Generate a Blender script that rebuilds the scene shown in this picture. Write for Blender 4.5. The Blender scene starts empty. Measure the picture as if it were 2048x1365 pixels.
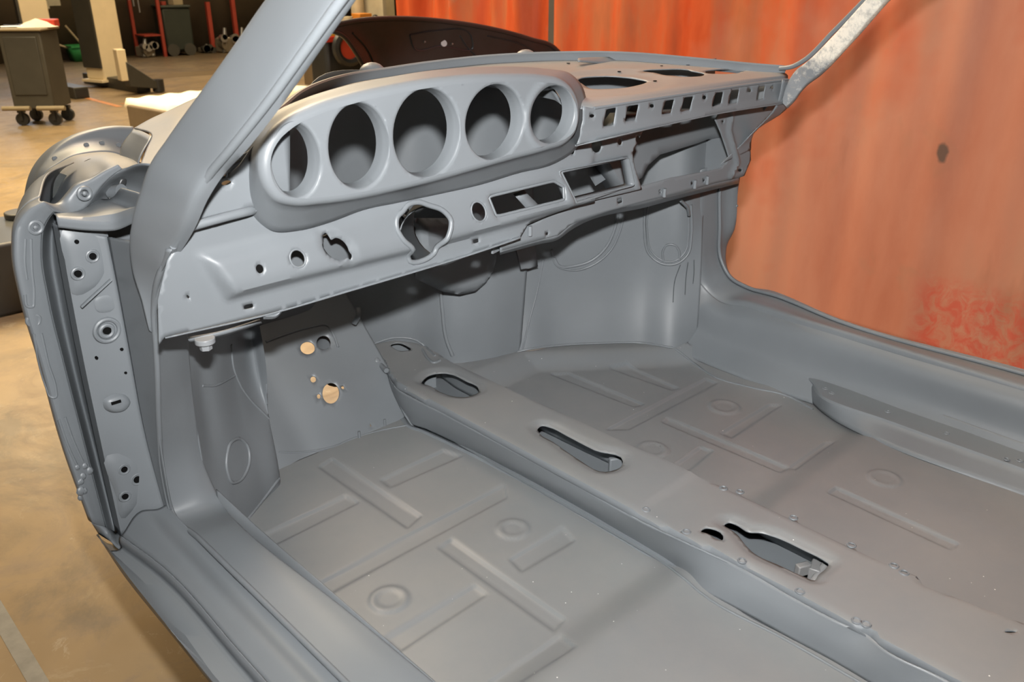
import bpy, bmesh, math, random
import numpy as np
from math import sin, cos, pi, radians, tan
from mathutils import Vector, Matrix
from mathutils.geometry import delaunay_2d_cdt
from mathutils.bvhtree import BVHTree

random.seed(4)
SC = bpy.context.scene
COL = SC.collection

# ------------------------------------------------------------------ camera
FPX, PIT, YAW = 1706.0, radians(23.6), radians(43.3)
CAM = np.array([-1.10, 0.0, 1.40])
HF = np.array([sin(YAW), cos(YAW), 0.0]); RT = np.array([cos(YAW), -sin(YAW), 0.0]); ZZ = np.array([0, 0, 1.0])
FW = HF * cos(PIT) - ZZ * sin(PIT); UP = HF * sin(PIT) + ZZ * cos(PIT)
cam = bpy.data.cameras.new('camera')
cam.sensor_width = 36.0; cam.lens = FPX / 2048 * 36; cam.clip_start = 0.02; cam.clip_end = 100
cam.dof.use_dof = True; cam.dof.focus_distance = 1.55; cam.dof.aperture_fstop = 9.0
camo = bpy.data.objects.new('camera', cam); COL.objects.link(camo); SC.camera = camo
M = Matrix((RT, UP, -FW)).transposed().to_4x4(); M.translation = Vector(CAM); camo.matrix_world = M

# ------------------------------------------------------------------ light and exposure
w = bpy.data.worlds.new('world'); SC.world = w; w.use_nodes = True
w.node_tree.nodes['Background'].inputs[0].default_value = (0.75, 0.68, 0.55, 1)
w.node_tree.nodes['Background'].inputs[1].default_value = 0.025
SC.view_settings.view_transform = 'Standard'; SC.view_settings.look = 'None'
SC.view_settings.exposure = 0.0; SC.view_settings.gamma = 1.0; SC.view_settings.use_curve_mapping = False

def area(name, loc, target, size, power, color, size_y=None):
    l = bpy.data.lights.new(name, 'AREA'); l.energy = power; l.color = color
    l.shape = 'RECTANGLE'; l.size = size; l.size_y = size_y or size
    o = bpy.data.objects.new(name, l); COL.objects.link(o); o.location = loc
    o.rotation_euler = (Vector(target) - Vector(loc)).to_track_quat('-Z', 'Y').to_euler()
    return o
# the photographer's flash above the lens
fl = CAM + UP * 0.145 + FW * 0.01
flash = area('camera_flash', fl, fl + FW + RT * 0.10 + UP * .08, 0.045, 27.0, (1.0, 0.99, 0.975), 0.03)
flash.data.spread = radians(125)
# workshop ceiling lights, warm
area('ceiling_light', (0.0, 1.4, 4.9), (0.5, 1.3, 0), 1.8, 42, (1.0, 0.88, 0.74))
area('ceiling_light', (0.2, 3.6, 4.5), (2.15, 1.2, 1.0), 1.4, 150, (1.0, 0.80, 0.62))
side = area('ceiling_light', (-1.6, 6.4, 4.8), (-1.4, 6.3, 0), 2.2, 215, (1.0, 0.82, 0.52))
side.data.spread = radians(105)
area('ceiling_light', (0.8, 6.8, 5.2), (0.4, 6.4, 0), 3.5, 520, (1.0, 0.80, 0.50))
area('ceiling_light', (4.0, 11.5, 5.2), (4.0, 11.5, 0), 3.5, 330, (1.0, 0.76, 0.46))
area('ceiling_light', (9.0, 12.5, 5.2), (9.0, 12.5, 0), 3.0, 260, (1.0, 0.80, 0.52))
# daylight from a doorway on the left
area('doorway_daylight', (-5.8, 2.6, 2.4), (-0.6, 1.2, 0.9), 2.5, 9, (0.86, 0.92, 1.0), 3.0)

# ------------------------------------------------------------------ tracing helpers
AX = {'x': 0, 'y': 1, 'z': 2}
def ray(u, v):
    return FW + RT * ((u - 1024) / FPX) - UP * ((v - 682.5) / FPX)
def on(u, v, ax, val):
    d = ray(u, v); i = AX[ax]
    return CAM + d * ((val - CAM[i]) / d[i])
def tr(pts, ax, val):
    return [on(p[0], p[1], ax, val) for p in pts]
def mix(pts):
    """a row of 3-D points; 4-tuples are (u, v, axis, value), 3-tuples are coordinates"""
    return np.array([on(*p) if len(p) == 4 else np.array(p, float) for p in pts])

def catmull(P, n, closed=False):
    P = np.array(P, float); m = len(P)
    if m == 2 and not closed:
        t = np.linspace(0, 1, n)[:, None]; return P[0] * (1 - t) + P[1] * t
    out = []
    segs = m if closed else m - 1
    for s in np.linspace(0, segs, n, endpoint=not closed):
        i = min(int(s), segs - 1); f = s - i
        if closed: p0, p1, p2, p3 = P[(i - 1) % m], P[i % m], P[(i + 1) % m], P[(i + 2) % m]
        else:
            p1, p2 = P[i], P[i + 1]
            p0 = P[i - 1] if i > 0 else 2 * p1 - p2
            p3 = P[i + 2] if i + 2 < m else 2 * p2 - p1
        # centripetal-ish: limit tangents by neighbouring segment lengths
        d01 = np.linalg.norm(p1 - p0) + 1e-9; d12 = np.linalg.norm(p2 - p1) + 1e-9; d23 = np.linalg.norm(p3 - p2) + 1e-9
        m1 = ((p1 - p0) / d01 * d12 + (p2 - p1) / d12 * d01) / (d01 + d12) * d12
        m2 = ((p2 - p1) / d12 * d23 + (p3 - p2) / d23 * d12) / (d12 + d23) * d12
        f2, f3 = f * f, f ** 3
        out.append((2 * f3 - 3 * f2 + 1) * p1 + (f3 - 2 * f2 + f) * m1 + (-2 * f3 + 3 * f2) * p2 + (f3 - f2) * m2)
    return np.array(out)

def link(name, me, mat, parent=None, smooth=35):
    o = bpy.data.objects.new(name, me); COL.objects.link(o)
    if mat: me.materials.append(mat)
    if parent is not None: o.parent = parent; o.matrix_parent_inverse = Matrix.Translation(-parent.matrix_basis.translation)
    for p in me.polygons: p.use_smooth = True
    if smooth is not None and smooth < 180: me.set_sharp_from_angle(angle=radians(smooth))
    return o

def mesh(verts, faces):
    me = bpy.data.meshes.new('mesh'); me.from_pydata([tuple(map(float, v)) for v in verts], [], [tuple(map(int, f)) for f in faces]); me.update()
    return me

def solid(o, th, off=-1):
    m = o.modifiers.new('thickness', 'SOLIDIFY'); m.thickness = th; m.offset = off
    return o

def orient(me, toward=None):
    bm = bmesh.new(); bm.from_mesh(me)
    bmesh.ops.recalc_face_normals(bm, faces=bm.faces)
    t = CAM if toward is None else np.array(toward)
    s = sum((f.normal.dot(Vector(t) - f.calc_center_median())) * f.calc_area() for f in bm.faces)
    if s < 0: bmesh.ops.reverse_faces(bm, faces=bm.faces)
    bm.to_mesh(me); bm.free()

def patch(name, rows, mat, parent, nu=40, nv=8, th=0.002, smooth=180, linear=False, toward=None, sm=40):
    """surface through rows of 3-D points (same count per row, or resampled)"""
    R = [catmull(r, nu) for r in rows]
    R = np.array(R)
    if linear:
        G = []
        for i in range(len(R) - 1):
            for k in range(nv):
                G.append(R[i] + (R[i + 1] - R[i]) * k / nv)
        G.append(R[-1]); G = np.array(G)
    else:
        G = np.array([catmull(R[:, j], (len(R) - 1) * nv + 1) for j in range(nu)]).transpose(1, 0, 2)
    a, b = G.shape[:2]
    faces = [(i * b + j, i * b + j + 1, (i + 1) * b + j + 1, (i + 1) * b + j) for i in range(a - 1) for j in range(b - 1)]
    me = mesh(G.reshape(-1, 3), faces); orient(me, toward)
    o = link(name, me, mat, parent, sm)
    if th: solid(o, th)
    return o

def inside(P, poly):
    x, y = P[:, 0], P[:, 1]; r = np.zeros(len(P), bool); n = len(poly); j = n - 1
    for i in range(n):
        xi, yi = poly[i]; xj, yj = poly[j]
        c = ((yi > y) != (yj > y)) & (x < (xj - xi) * (y - yi) / (yj - yi + 1e-15) + xi)
        r ^= c; j = i
    return r
def segdist(P, poly, closed=True):
    P = np.asarray(P); d = np.full(len(P), 1e9); n = len(poly)
    for i in range(n if closed else n - 1):
        a = np.array(poly[i]); b = np.array(poly[(i + 1) % n]); ab = b - a
        t = np.clip(((P - a) @ ab) / (ab @ ab + 1e-15), 0, 1)
        d = np.minimum(d, np.hypot(*(P - a - t[:, None] * ab).T))
    return d
def sdf(P, poly):
    d = segdist(P, poly); return np.where(inside(P, poly), d, -d)
def sstep(x, a, b):
    t = np.clip((x - a) / (b - a), 0, 1); return t * t * (3 - 2 * t)
def resamp(poly, step):
    out = []; n = len(poly)
    for i in range(n):
        a = np.array(poly[i], float); b = np.array(poly[(i + 1) % n], float)
        k = max(1, int(np.hypot(*(b - a)) / step))
        for j in range(k): out.append(a + (b - a) * j / k)
    return np.array(out)

def sheet(name, outer, holes, fn, mat, parent, step=0.012, th=0.0015, toward=None, sm=40, extra=None):
    """sheet metal with real holes: outline and holes in surface coordinates, fn maps them (Nx2) to 3-D"""
    loops = [resamp(outer, step)] + [np.array(h) for h in holes]
    pts = []; edges = []
    for L in loops:
        s = len(pts); pts += [tuple(p) for p in L]; n = len(L)
        edges += [(s + i, s + (i + 1) % n) for i in range(n)]
    O = loops[0]; mn, mx = O.min(0), O.max(0)
    gx = np.arange(mn[0] + step * .5, mx[0], step); gy = np.arange(mn[1] + step * .5, mx[1], step)
    G = np.array([(x, y) for x in gx for y in gy])
    if extra is not None: G = np.vstack([G, extra]) if len(G) else extra
    if len(G):
        k = inside(G, O) & (segdist(G, O) > step * .4)
        for h in loops[1:]:
            k &= ~inside(G, h); k[k] = segdist(G[k], h) > step * .3
        pts += [tuple(p) for p in G[k]]
    vs, es, fs, *_ = delaunay_2d_cdt([Vector(p) for p in pts], edges, [], 0, 1e-7)
    V = np.array([tuple(v) for v in vs]); F = np.array([f for f in fs if len(f) == 3])
    cen = V[F].mean(1); k = inside(cen, O)
    for h in loops[1:]: k &= ~inside(cen, h)
    P3 = fn(V)
    me = mesh(P3, F[k]); orient(me, toward)
    o = link(name, me, mat, parent, sm)
    if th: solid(o, th)
    return o

def ell(cx, cy, rx, ry, n=28, rot=0):
    r = radians(rot)
    return [(cx + rx * cos(a) * cos(r) - ry * sin(a) * sin(r), cy + rx * cos(a) * sin(r) + ry * sin(a) * cos(r)) for a in [2 * pi * i / n for i in range(n)]]
def smoothpoly(P, n=60):
    return [tuple(p) for p in catmull(np.array(P, float), n, True)]
def rnd(P, r=0.2, k=4):
    """round the corners of a polygon by a share r of each side"""
    out = []; n = len(P); P = [np.array(p, float) for p in P]
    for i in range(n):
        a, b, c = P[i - 1], P[i], P[(i + 1) % n]
        p, q = b + (a - b) * r, b + (c - b) * r
        for j in range(k + 1):
            t = j / k; out.append(tuple((1 - t) ** 2 * p + 2 * t * (1 - t) * b + t * t * q))
    return out

def plane_sheet(name, px, holes_px, ax, val, mat, parent, relief=None, **kw):
    """sheet on the plane axis=val, outlines given in photograph pixels; relief(uv)->offset along the axis"""
    i = AX[ax]; o2 = [k for k in (0, 1, 2) if k != i]
    to2 = lambda L: [tuple(on(p[0], p[1], ax, val)[o2]) for p in L]
    def fn(V):
        P = np.zeros((len(V), 3)); P[:, o2] = V; P[:, i] = val
        if relief is not None: P[:, i] += relief(V)
        return P
    return sheet(name, to2(px), [to2(h) for h in holes_px], fn, mat, parent, **kw), to2

def tube(name, pts, r, mat, parent, n=60, seg=10, closed=False, rs=None, flat=1.0, caps=True):
    P = catmull(pts, n, closed) if n else np.array(pts, float)
    m = len(P); V = []; F = []
    prev = None
    for i in range(m):
        a = P[(i - 1) % m] if (closed or i > 0) else P[i]; b = P[(i + 1) % m] if (closed or i < m - 1) else P[i]
        t = b - a; t /= (np.linalg.norm(t) + 1e-12)
        if prev is None:
            h = np.array([0, 0, 1.]) if abs(t[2]) < .9 else np.array([1., 0, 0])
            nrm = np.cross(t, h)
        else: nrm = prev - t * (prev @ t)
        nrm /= (np.linalg.norm(nrm) + 1e-12); prev = nrm; bi = np.cross(t, nrm)
        rr = r if rs is None else float(np.interp(i / (m - 1), np.linspace(0, 1, len(rs)), rs))
        for k in range(seg):
            an = 2 * pi * k / seg; V.append(P[i] + nrm * rr * cos(an) + bi * rr * sin(an) * flat)
    for i in range(m if closed else m - 1):
        for k in range(seg):
            F.append((i * seg + k, i * seg + (k + 1) % seg, ((i + 1) % m) * seg + (k + 1) % seg, ((i + 1) % m) * seg + k))
    if not closed and caps: F += [tuple(range(seg))[::-1], tuple((m - 1) * seg + k for k in range(seg))]
    return link(name, mesh(V, F), mat, parent, 50)

def bvh_of(objs):
    out = []
    for o in objs:
        me = o.data; out.append(BVHTree.FromPolygons([v.co[:] for v in me.vertices], [p.vertices[:] for p in me.polygons]))
    return out
def cast(u, v, trees):
    d = Vector(ray(u, v)).normalized(); best = None
    for t in trees:
        h = t.ray_cast(Vector(CAM), d)
        if h[0] is not None and (best is None or h[3] < best[3]): best = h
    return best
def bead(name, px, targets, r, mat, parent, closed=False, n=50, lift=0.0, flat=1.0):
    """a pressed bead, weld or seal line lying on a surface, along a pixel path"""
    trees = bvh_of(targets); P = []
    for p in catmull(np.array([(a, b, 0) for a, b in px], float), n, closed):
        h = cast(p[0], p[1], trees)
        if h is None: continue
        d = Vector(ray(p[0], p[1])).normalized(); nr = h[1] if h[1].dot(d) < 0 else -h[1]
        P.append(np.array(h[0] + nr * lift))
    if len(P) < 3: return None
    return tube(name, P, r, mat, parent, n=0, seg=8, closed=closed, flat=flat)

class MB:
    """collects simple shaped pieces into one mesh"""
    def __init__(s): s.V = []; s.F = []
    def add(s, V, F):
        k = len(s.V); s.V += [tuple(map(float, v)) for v in V]; s.F += [tuple(i + k for i in f) for f in F]
    def box(s, c, d, rot=0, tilt=None):
        hx, hy, hz = d[0] / 2, d[1] / 2, d[2] / 2
        R = Matrix.Rotation(rot, 3, 'Z') if tilt is None else (Matrix.Rotation(rot, 3, 'Z') @ Matrix.Rotation(tilt[1], 3, tilt[0]))
        V = [Vector(c) + R @ Vector((x * hx, y * hy, z * hz)) for x in (-1, 1) for y in (-1, 1) for z in (-1, 1)]
        s.add(V, [(0, 1, 3, 2), (4, 6, 7, 5), (0, 4, 5, 1), (2, 3, 7, 6), (0, 2, 6, 4), (1, 5, 7, 3)])
        return s
    def cyl(s, a, b, r, r2=None, n=16):
        a = np.array(a, float); b = np.array(b, float); r2 = r if r2 is None else r2
        t = b - a; t /= np.linalg.norm(t); h = np.array([0, 0, 1.]) if abs(t[2]) < .9 else np.array([1., 0, 0])
        u = np.cross(t, h); u /= np.linalg.norm(u); v = np.cross(t, u)
        V = [a + (u * cos(2 * pi * k / n) + v * sin(2 * pi * k / n)) * r for k in range(n)] + [b + (u * cos(2 * pi * k / n) + v * sin(2 * pi * k / n)) * r2 for k in range(n)]
        s.add(V, [(k, (k + 1) % n, n + (k + 1) % n, n + k) for k in range(n)] + [tuple(range(n))[::-1], tuple(range(n, 2 * n))])
        return s
    def sph(s, c, r, n=12, sc=(1, 1, 1)):
        V = []; F = []
        for i in range(n // 2 + 1):
            for k in range(n):
                a = pi * i / (n // 2); b = 2 * pi * k / n
                V.append((c[0] + r * sc[0] * sin(a) * cos(b), c[1] + r * sc[1] * sin(a) * sin(b), c[2] + r * sc[2] * cos(a)))
        for i in range(n // 2):
            for k in range(n): F.append((i * n + k, (i + 1) * n + k, (i + 1) * n + (k + 1) % n, i * n + (k + 1) % n))
        s.add(V, F); return s
    def torus(s, c, ax, R, r, n=24, m=8):
        ax = np.array(ax, float); ax /= np.linalg.norm(ax); h = np.array([0, 0, 1.]) if abs(ax[2]) < .9 else np.array([1., 0, 0])
        u = np.cross(ax, h); u /= np.linalg.norm(u); v = np.cross(ax, u); V = []; F = []
        for i in range(n):
            d = u * cos(2 * pi * i / n) + v * sin(2 * pi * i / n)
            for k in range(m): V.append(np.array(c) + d * (R + r * cos(2 * pi * k / m)) + ax * r * sin(2 * pi * k / m))
        for i in range(n):
            for k in range(m): F.append((i * m + k, ((i + 1) % n) * m + k, ((i + 1) % n) * m + (k + 1) % m, i * m + (k + 1) % m))
        s.add(V, F); return s
    def build(s, name, mat, parent=None, bevel=0, sm=35):
        me = mesh(s.V, s.F); bm = bmesh.new(); bm.from_mesh(me); bmesh.ops.recalc_face_normals(bm, faces=bm.faces); bm.to_mesh(me); bm.free()
        o = link(name, me, mat, parent, sm)
        if bevel:
            b = o.modifiers.new('bevel', 'BEVEL'); b.width = bevel; b.segments = 2; b.limit_method = 'ANGLE'
        return o

def tag(o, label, cat, group=None):
    o['label'] = label; o['category'] = cat
    if group: o['group'] = group
    return o
def thing(name, loc, label, cat, group=None):
    o = bpy.data.objects.new(name, None); COL.objects.link(o); o.location = loc; o.empty_display_size = .1
    return tag(o, label, cat, group)
def struct(o):
    o['kind'] = 'structure'; return o
def keep(child, root):
    """parent without moving the child (its mesh is in world coordinates)"""
    child.parent = root; child.matrix_parent_inverse = Matrix.Translation(-Vector(root.location))
    return child

# ------------------------------------------------------------------ materials
def nodes(name):
    m = bpy.data.materials.new(name); m.use_nodes = True; nt = m.node_tree; b = nt.nodes['Principled BSDF']
    return m, nt, b
def N(nt, t, **kw):
    n = nt.nodes.new(t)
    for k, v in kw.items():
        if isinstance(k, str) and k in n.inputs: n.inputs[k].default_value = v
        else: setattr(n, k, v)
    return n
def ramp(nt, fac, stops):
    r = nt.nodes.new('ShaderNodeValToRGB'); e = r.color_ramp.elements
    while len(e) < len(stops): e.new(0.5)
    for el, (p, c) in zip(e, stops): el.position = p; el.color = (*c, 1)
    nt.links.new(fac, r.inputs[0]); return r.outputs[0]
def noise(nt, scale, detail=4, rough=0.55, vec=None, dist=0):
    n = nt.nodes.new('ShaderNodeTexNoise'); n.inputs['Scale'].default_value = scale; n.inputs['Detail'].default_value = detail
    n.inputs['Roughness'].default_value = rough; n.inputs['Distortion'].default_value = dist
    if vec is None:
        g = nt.nodes.new('ShaderNodeNewGeometry'); vec = g.outputs['Position']
    nt.links.new(vec, n.inputs['Vector']); return n.outputs['Fac']
def mixc(nt, fac, a, b, mode='MIX'):
    m = nt.nodes.new('ShaderNodeMix'); m.data_type = 'RGBA'; m.blend_type = mode
    for s, i in ((fac, 0), (a, 6), (b, 7)):
        if isinstance(s, (int, float)): m.inputs[i].default_value = s
        elif isinstance(s, tuple): m.inputs[i].default_value = (*s, 1)
        else: nt.links.new(s, m.inputs[i])
    return m.outputs[2]
def mapr(nt, v, a, b, c, d):
    m = nt.nodes.new('ShaderNodeMapRange'); nt.links.new(v, m.inputs[0])
    for i, x in zip((1, 2, 3, 4), (a, b, c, d)): m.inputs[i].default_value = x
    return m.outputs[0]
def bump(nt, b, h, strength=0.2, dist=0.002):
    n = nt.nodes.new('ShaderNodeBump'); n.inputs['Strength'].default_value = strength; n.inputs['Distance'].default_value = dist
    nt.links.new(h, n.inputs['Height']); nt.links.new(n.outputs[0], b.inputs['Normal'])

def primer(name, dust=0.0, grit=False, col=(0.146, 0.160, 0.172)):
    m, nt, b = nodes(name)
    n1 = noise(nt, 3.0, 4); c = ramp(nt, n1, [(0.3, tuple(x * 0.9 for x in col)), (0.7, tuple(x * 1.08 for x in col))])
    if dust:   # settled dust: lies on faces that look up, wherever the lamp is
        g = nt.nodes.new('ShaderNodeNewGeometry'); s = nt.nodes.new('ShaderNodeSeparateXYZ'); nt.links.new(g.outputs['True Normal'], s.inputs[0])
        f = mapr(nt, s.outputs[2], 0.75, 0.98, 0.0, dust); n2 = noise(nt, 7, 5, .7)
        mm = nt.nodes.new('ShaderNodeMath'); mm.operation = 'MULTIPLY'; nt.links.new(f, mm.inputs[0]); nt.links.new(mapr(nt, n2, .3, .7, .55, 1.1), mm.inputs[1])
        c = mixc(nt, mm.outputs[0], c, (0.27, 0.25, 0.225))
    if grit:
        v = nt.nodes.new('ShaderNodeTexVoronoi'); v.inputs['Scale'].default_value = 42; g2 = nt.nodes.new('ShaderNodeNewGeometry'); nt.links.new(g2.outputs['Position'], v.inputs['Vector'])
        f = mapr(nt, v.outputs['Distance'], 0.05, 0.035, 0.0, 1.0)
        n3 = mapr(nt, noise(nt, 9, 2), .52, .6, 0, 1); mm = nt.nodes.new('ShaderNodeMath'); mm.operation = 'MULTIPLY'; nt.links.new(f, mm.inputs[0]); nt.links.new(n3, mm.inputs[1])
        c = mixc(nt, mm.outputs[0], c, (0.75, 0.75, 0.72))
    nt.links.new(c, b.inputs['Base Color'])
    b.inputs['Roughness'].default_value = 0.42; b.inputs['Specular IOR Level'].default_value = 0.45
    bump(nt, b, noise(nt, 260, 2, .6), 0.10, 0.0006)
    return m
PR = primer('grey_primer'); PRD = primer('grey_primer_dusty', 0.6); PRF = primer('grey_primer_floor', 0.3, True)
def plain(name, col, rough=0.5, metal=0.0, var=0.12, scale=6, spec=0.5):
    m, nt, b = nodes(name)
    nt.links.new(ramp(nt, noise(nt, scale, 5, .6), [(0.3, tuple(x * (1 - var) for x in col)), (0.7, tuple(min(1, x * (1 + var)) for x in col))]), b.inputs['Base Color'])
    b.inputs['Roughness'].default_value = rough; b.inputs['Metallic'].default_value = metal; b.inputs['Specular IOR Level'].default_value = spec
    return m
BLACK = plain('black_paint', (0.022, 0.023, 0.024), 0.35)
HOLE_SHADE = plain('painted_hole_shade', (0.006, 0.006, 0.006), 1.0, spec=0)  # near-black colour standing in for the shade inside holes
DARKP = plain('dark_satin_panel', (0.030, 0.034, 0.034), 0.36, var=.3)
STEEL = plain('bright_steel', (0.55, 0.55, 0.54), 0.3, 0.9)
FILLER = None

# ------------------------------------------------------------------ setting: workshop
def mat_floor():
    m, nt, b = nodes('workshop_concrete')
    n1 = noise(nt, 0.9, 6, .6, dist=.4); c = ramp(nt, n1, [(.25, (.20, .145, .085)), (.5, (.30, .215, .12)), (.75, (.38, .28, .16))])
    n2 = noise(nt, 5.5, 8, .7, dist=1.2); c = mixc(nt, mapr(nt, n2, .48, .62, 0, .55), c, (.22, .165, .115))
    n3 = noise(nt, 2.2, 7, .75, dist=2.0); c = mixc(nt, mapr(nt, n3, .58, .68, 0, .35), c, (.40, .33, .22))
    n4 = noise(nt, 1.1, 9, .72, dist=1.5); c = mixc(nt, mapr(nt, n4, .50, .66, 0, .65), c, (.14, .115, .085))
    n5 = noise(nt, 3.4, 10, .8, dist=3.0); c = mixc(nt, mapr(nt, n5, .60, .64, 0, .3), c, (.46, .40, .30))
    nt.links.new(c, b.inputs['Base Color']); nt.links.new(mapr(nt, n2, .3, .7, .30, .55), b.inputs['Roughness']); b.inputs['Specular IOR Level'].default_value = .35
    bump(nt, b, n2, .08, .004); return m
def mat_wall():
    m, nt, b = nodes('stained_wall')
    g = nt.nodes.new('ShaderNodeNewGeometry'); s = nt.nodes.new('ShaderNodeSeparateXYZ'); nt.links.new(g.outputs['Position'], s.inputs[0])
    c = ramp(nt, noise(nt, 1.3, 6, .65), [(.3, (.075, .058, .038)), (.7, (.13, .10, .062))])
    c = mixc(nt, mapr(nt, s.outputs[2], 1.5, 2.1, 0, .55), c, (.17, .16, .13))
    nt.links.new(c, b.inputs['Base Color']); b.inputs['Roughness'].default_value = .8; return m
WALLM = mat_wall()
def slab(name, c, d, mat): return struct(MB().box(c, d).build(name, mat, None, sm=None))
slab('floor', (3.5, 5.5, -.05), (21, 22, .1), mat_floor())
slab('wall_back', (3.5, 16.1, 2.9), (21, .2, 5.8), WALLM)
slab('wall_left', (-7.1, 5.5, 2.9), (.2, 22, 5.8), WALLM)
slab('wall_right', (14.1, 5.5, 2.9), (.2, 22, 5.8), WALLM)
slab('wall_rear', (3.5, -5.1, 2.9), (21, .2, 5.8), WALLM)
slab('ceiling', (3.5, 5.5, 5.85), (21, 22, .1), plain('pale_roof_sheet', (.5, .48, .44), .8))
# painted floor line and joint
LINEM = plain('worn_orange_line', (.45, .19, .07), .5, var=.4, scale=14)
def floor_strip(a, b, wd, mat, name='trim_1'):
    A, B = on(*a, 'z', 0), on(*b, 'z', 0); t = (B - A) / np.linalg.norm(B - A); n = np.array([-t[1], t[0], 0]) * wd / 2
    V = [A - n, A + n, B + n, B - n]; V = [(v[0], v[1], .002) for v in V]
    return struct(link(name, mesh(V, [(0, 3, 2, 1)]), mat, None, None))
floor_strip((150, 190), (240, 214), .07, LINEM, 'trim_1')
floor_strip((240, 208), (330, 198), .06, LINEM, 'trim_2')
floor_strip((262, 157), (470, 142), .5, plain('worn_floor_band', (.16, .115, .065), .45), 'trim_3')
floor_strip((-160, 960), (190, 1560), .035, plain('pit_edge_steel', (.085, .08, .07), .6, var=.3, scale=20), 'trim_4')
# window high on the back wall
def mat_emit(name, col, st):
    m, nt, b = nodes(name); b.inputs['Emission Color'].default_value = (*col, 1); b.inputs['Emission Strength'].default_value = st; return m
win = struct(MB().box((3.2, 15.97, 2.75), (2.0, .06, 1.5)).build('window_1', mat_emit('daylit_window', (.75, .85, 1.0), 5.5), None))
fr = MB()
for x in (2.15, 3.2, 4.25): fr.box((x, 15.93, 2.75), (.07, .08, 1.6))
for z in (1.97, 3.53): fr.box((3.2, 15.93, z), (2.17, .08, .07))
fr.build('window_frame', BLACK, win)

def upto(P, v):
    """height of the point straight over P that the camera sees on row v"""
    lo, hi = -1.0, 6.0
    for _ in range(50):
        z = (lo + hi) / 2; q = np.array([P[0], P[1], z]) - CAM
        vv = 682.5 - FPX * (q @ UP) / (q @ FW)
        if vv > v: lo = z
        else: hi = z
    return z

# --- curtain
CX = 2.15
def mat_curtain(name, seedv, far):
    m, nt, b = nodes(name)
    g = nt.nodes.new('ShaderNodeNewGeometry'); mp = nt.nodes.new('ShaderNodeMapping'); nt.links.new(g.outputs['Position'], mp.inputs[0])
    mp.inputs['Location'].default_value = (seedv, seedv * 2, 0); mp.inputs['Scale'].default_value = (1, 1.0, .28)
    n1 = noise(nt, 3.2, 5, .6, mp.outputs[0])
    s = nt.nodes.new('ShaderNodeSeparateXYZ'); nt.links.new(g.outputs['Position'], s.inputs[0])
    c = ramp(nt, n1, [(.32, (.46, .06, .014)), (.48, (.58, .10, .028)), (.58, (.50, .14, .055)), (.70, (.38, .125, .05))])
    # faded lower and rearward part of the cloth
    c2 = ramp(nt, noise(nt, 2.6, 6, .6, mp.outputs[0]), [(.3, (.50, .18, .105)), (.5, (.57, .24, .15)), (.72, (.50, .26, .17))])
    fade = nt.nodes.new('ShaderNodeMath'); fade.operation = 'MULTIPLY_ADD'; nt.links.new(s.outputs[2], fade.inputs[0]); fade.inputs[1].default_value = -.9
    nt.links.new(mapr(nt, s.outputs[1], 2.6, .9, .2, 1.6), fade.inputs[2])
    n5 = noise(nt, 1.6, 4, .6); ad = nt.nodes.new('ShaderNodeMath'); ad.operation = 'ADD'; nt.links.new(fade.outputs[0], ad.inputs[0]); nt.links.new(mapr(nt, n5, .3, .7, -.6, .3), ad.inputs[1])
    if not far: c = mixc(nt, mapr(nt, ad.outputs[0], -.45, .35, 0, 1), c, c2)
    # pale worn patches and sooty marks
    n2 = noise(nt, 1.7, 5, .55, dist=.8); c = mixc(nt, mapr(nt, n2, .6, .72, 0, .6 if not far else .8), c, (.36, .21, .13))
    n3 = noise(nt, 4.0, 4, .6, mp.outputs[0]); c = mixc(nt, mapr(nt, n3, .62, .8, 0, .5), c, (.20, .075, .035))
    if not far:
        p = on(1886, 305, 'x', CX)
        d = nt.nodes.new('ShaderNodeVectorMath'); d.operation = 'DISTANCE'; mp2 = nt.nodes.new('ShaderNodeMapping'); nt.links.new(g.outputs['Position'], mp2.inputs[0])
        mp2.inputs['Scale'].default_value = (0, 1.5, .75); nt.links.new(mp2.outputs[0], d.inputs[0]); d.inputs[1].default_value = (0, p[1] * 1.5, p[2] * .75)
        ds = nt.nodes.new('ShaderNodeMath'); ds.operation = 'ADD'; nt.links.new(d.outputs['Value'], ds.inputs[0]); nt.links.new(mapr(nt, noise(nt, 12, 3), .3, .7, -.012, .012), ds.inputs[1])
        c = mixc(nt, mapr(nt, ds.outputs[0], .034, .022, 0, .8), c, (.085, .075, .06))
        # fresh red repair patch low down
        q = nt.nodes.new('ShaderNodeMath'); q.operation = 'MULTIPLY'
        pz = on(1850, 560, 'x', CX); pr = on(1842, 620, 'x', CX)
        e1 = mapr(nt, s.outputs[2], pz[2] + .05, pz[2] - .05, 0, 1); e2 = mapr(nt, s.outputs[1], pr[1] + .05, pr[1] - .03, 0, 1)
        nt.links.new(e1, q.inputs[0]); nt.links.new(e2, q.inputs[1])
        q2 = nt.nodes.new('ShaderNodeMath'); q2.operation = 'MULTIPLY'; nt.links.new(q.outputs[0], q2.inputs[0])
        nt.links.new(mapr(nt, noise(nt, 16, 6, .7, dist=1.0), .40, .58, 0, .6), q2.inputs[1])
        c = mixc(nt, q2.outputs[0], c, (.62, .06, .035))
    nt.links.new(c, b.inputs['Base Color']); b.inputs['Roughness'].default_value = .55; b.inputs['Specular IOR Level'].default_value = .3
    bump(nt, b, noise(nt, 30, 4, .6), .15, .003); return m
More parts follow.
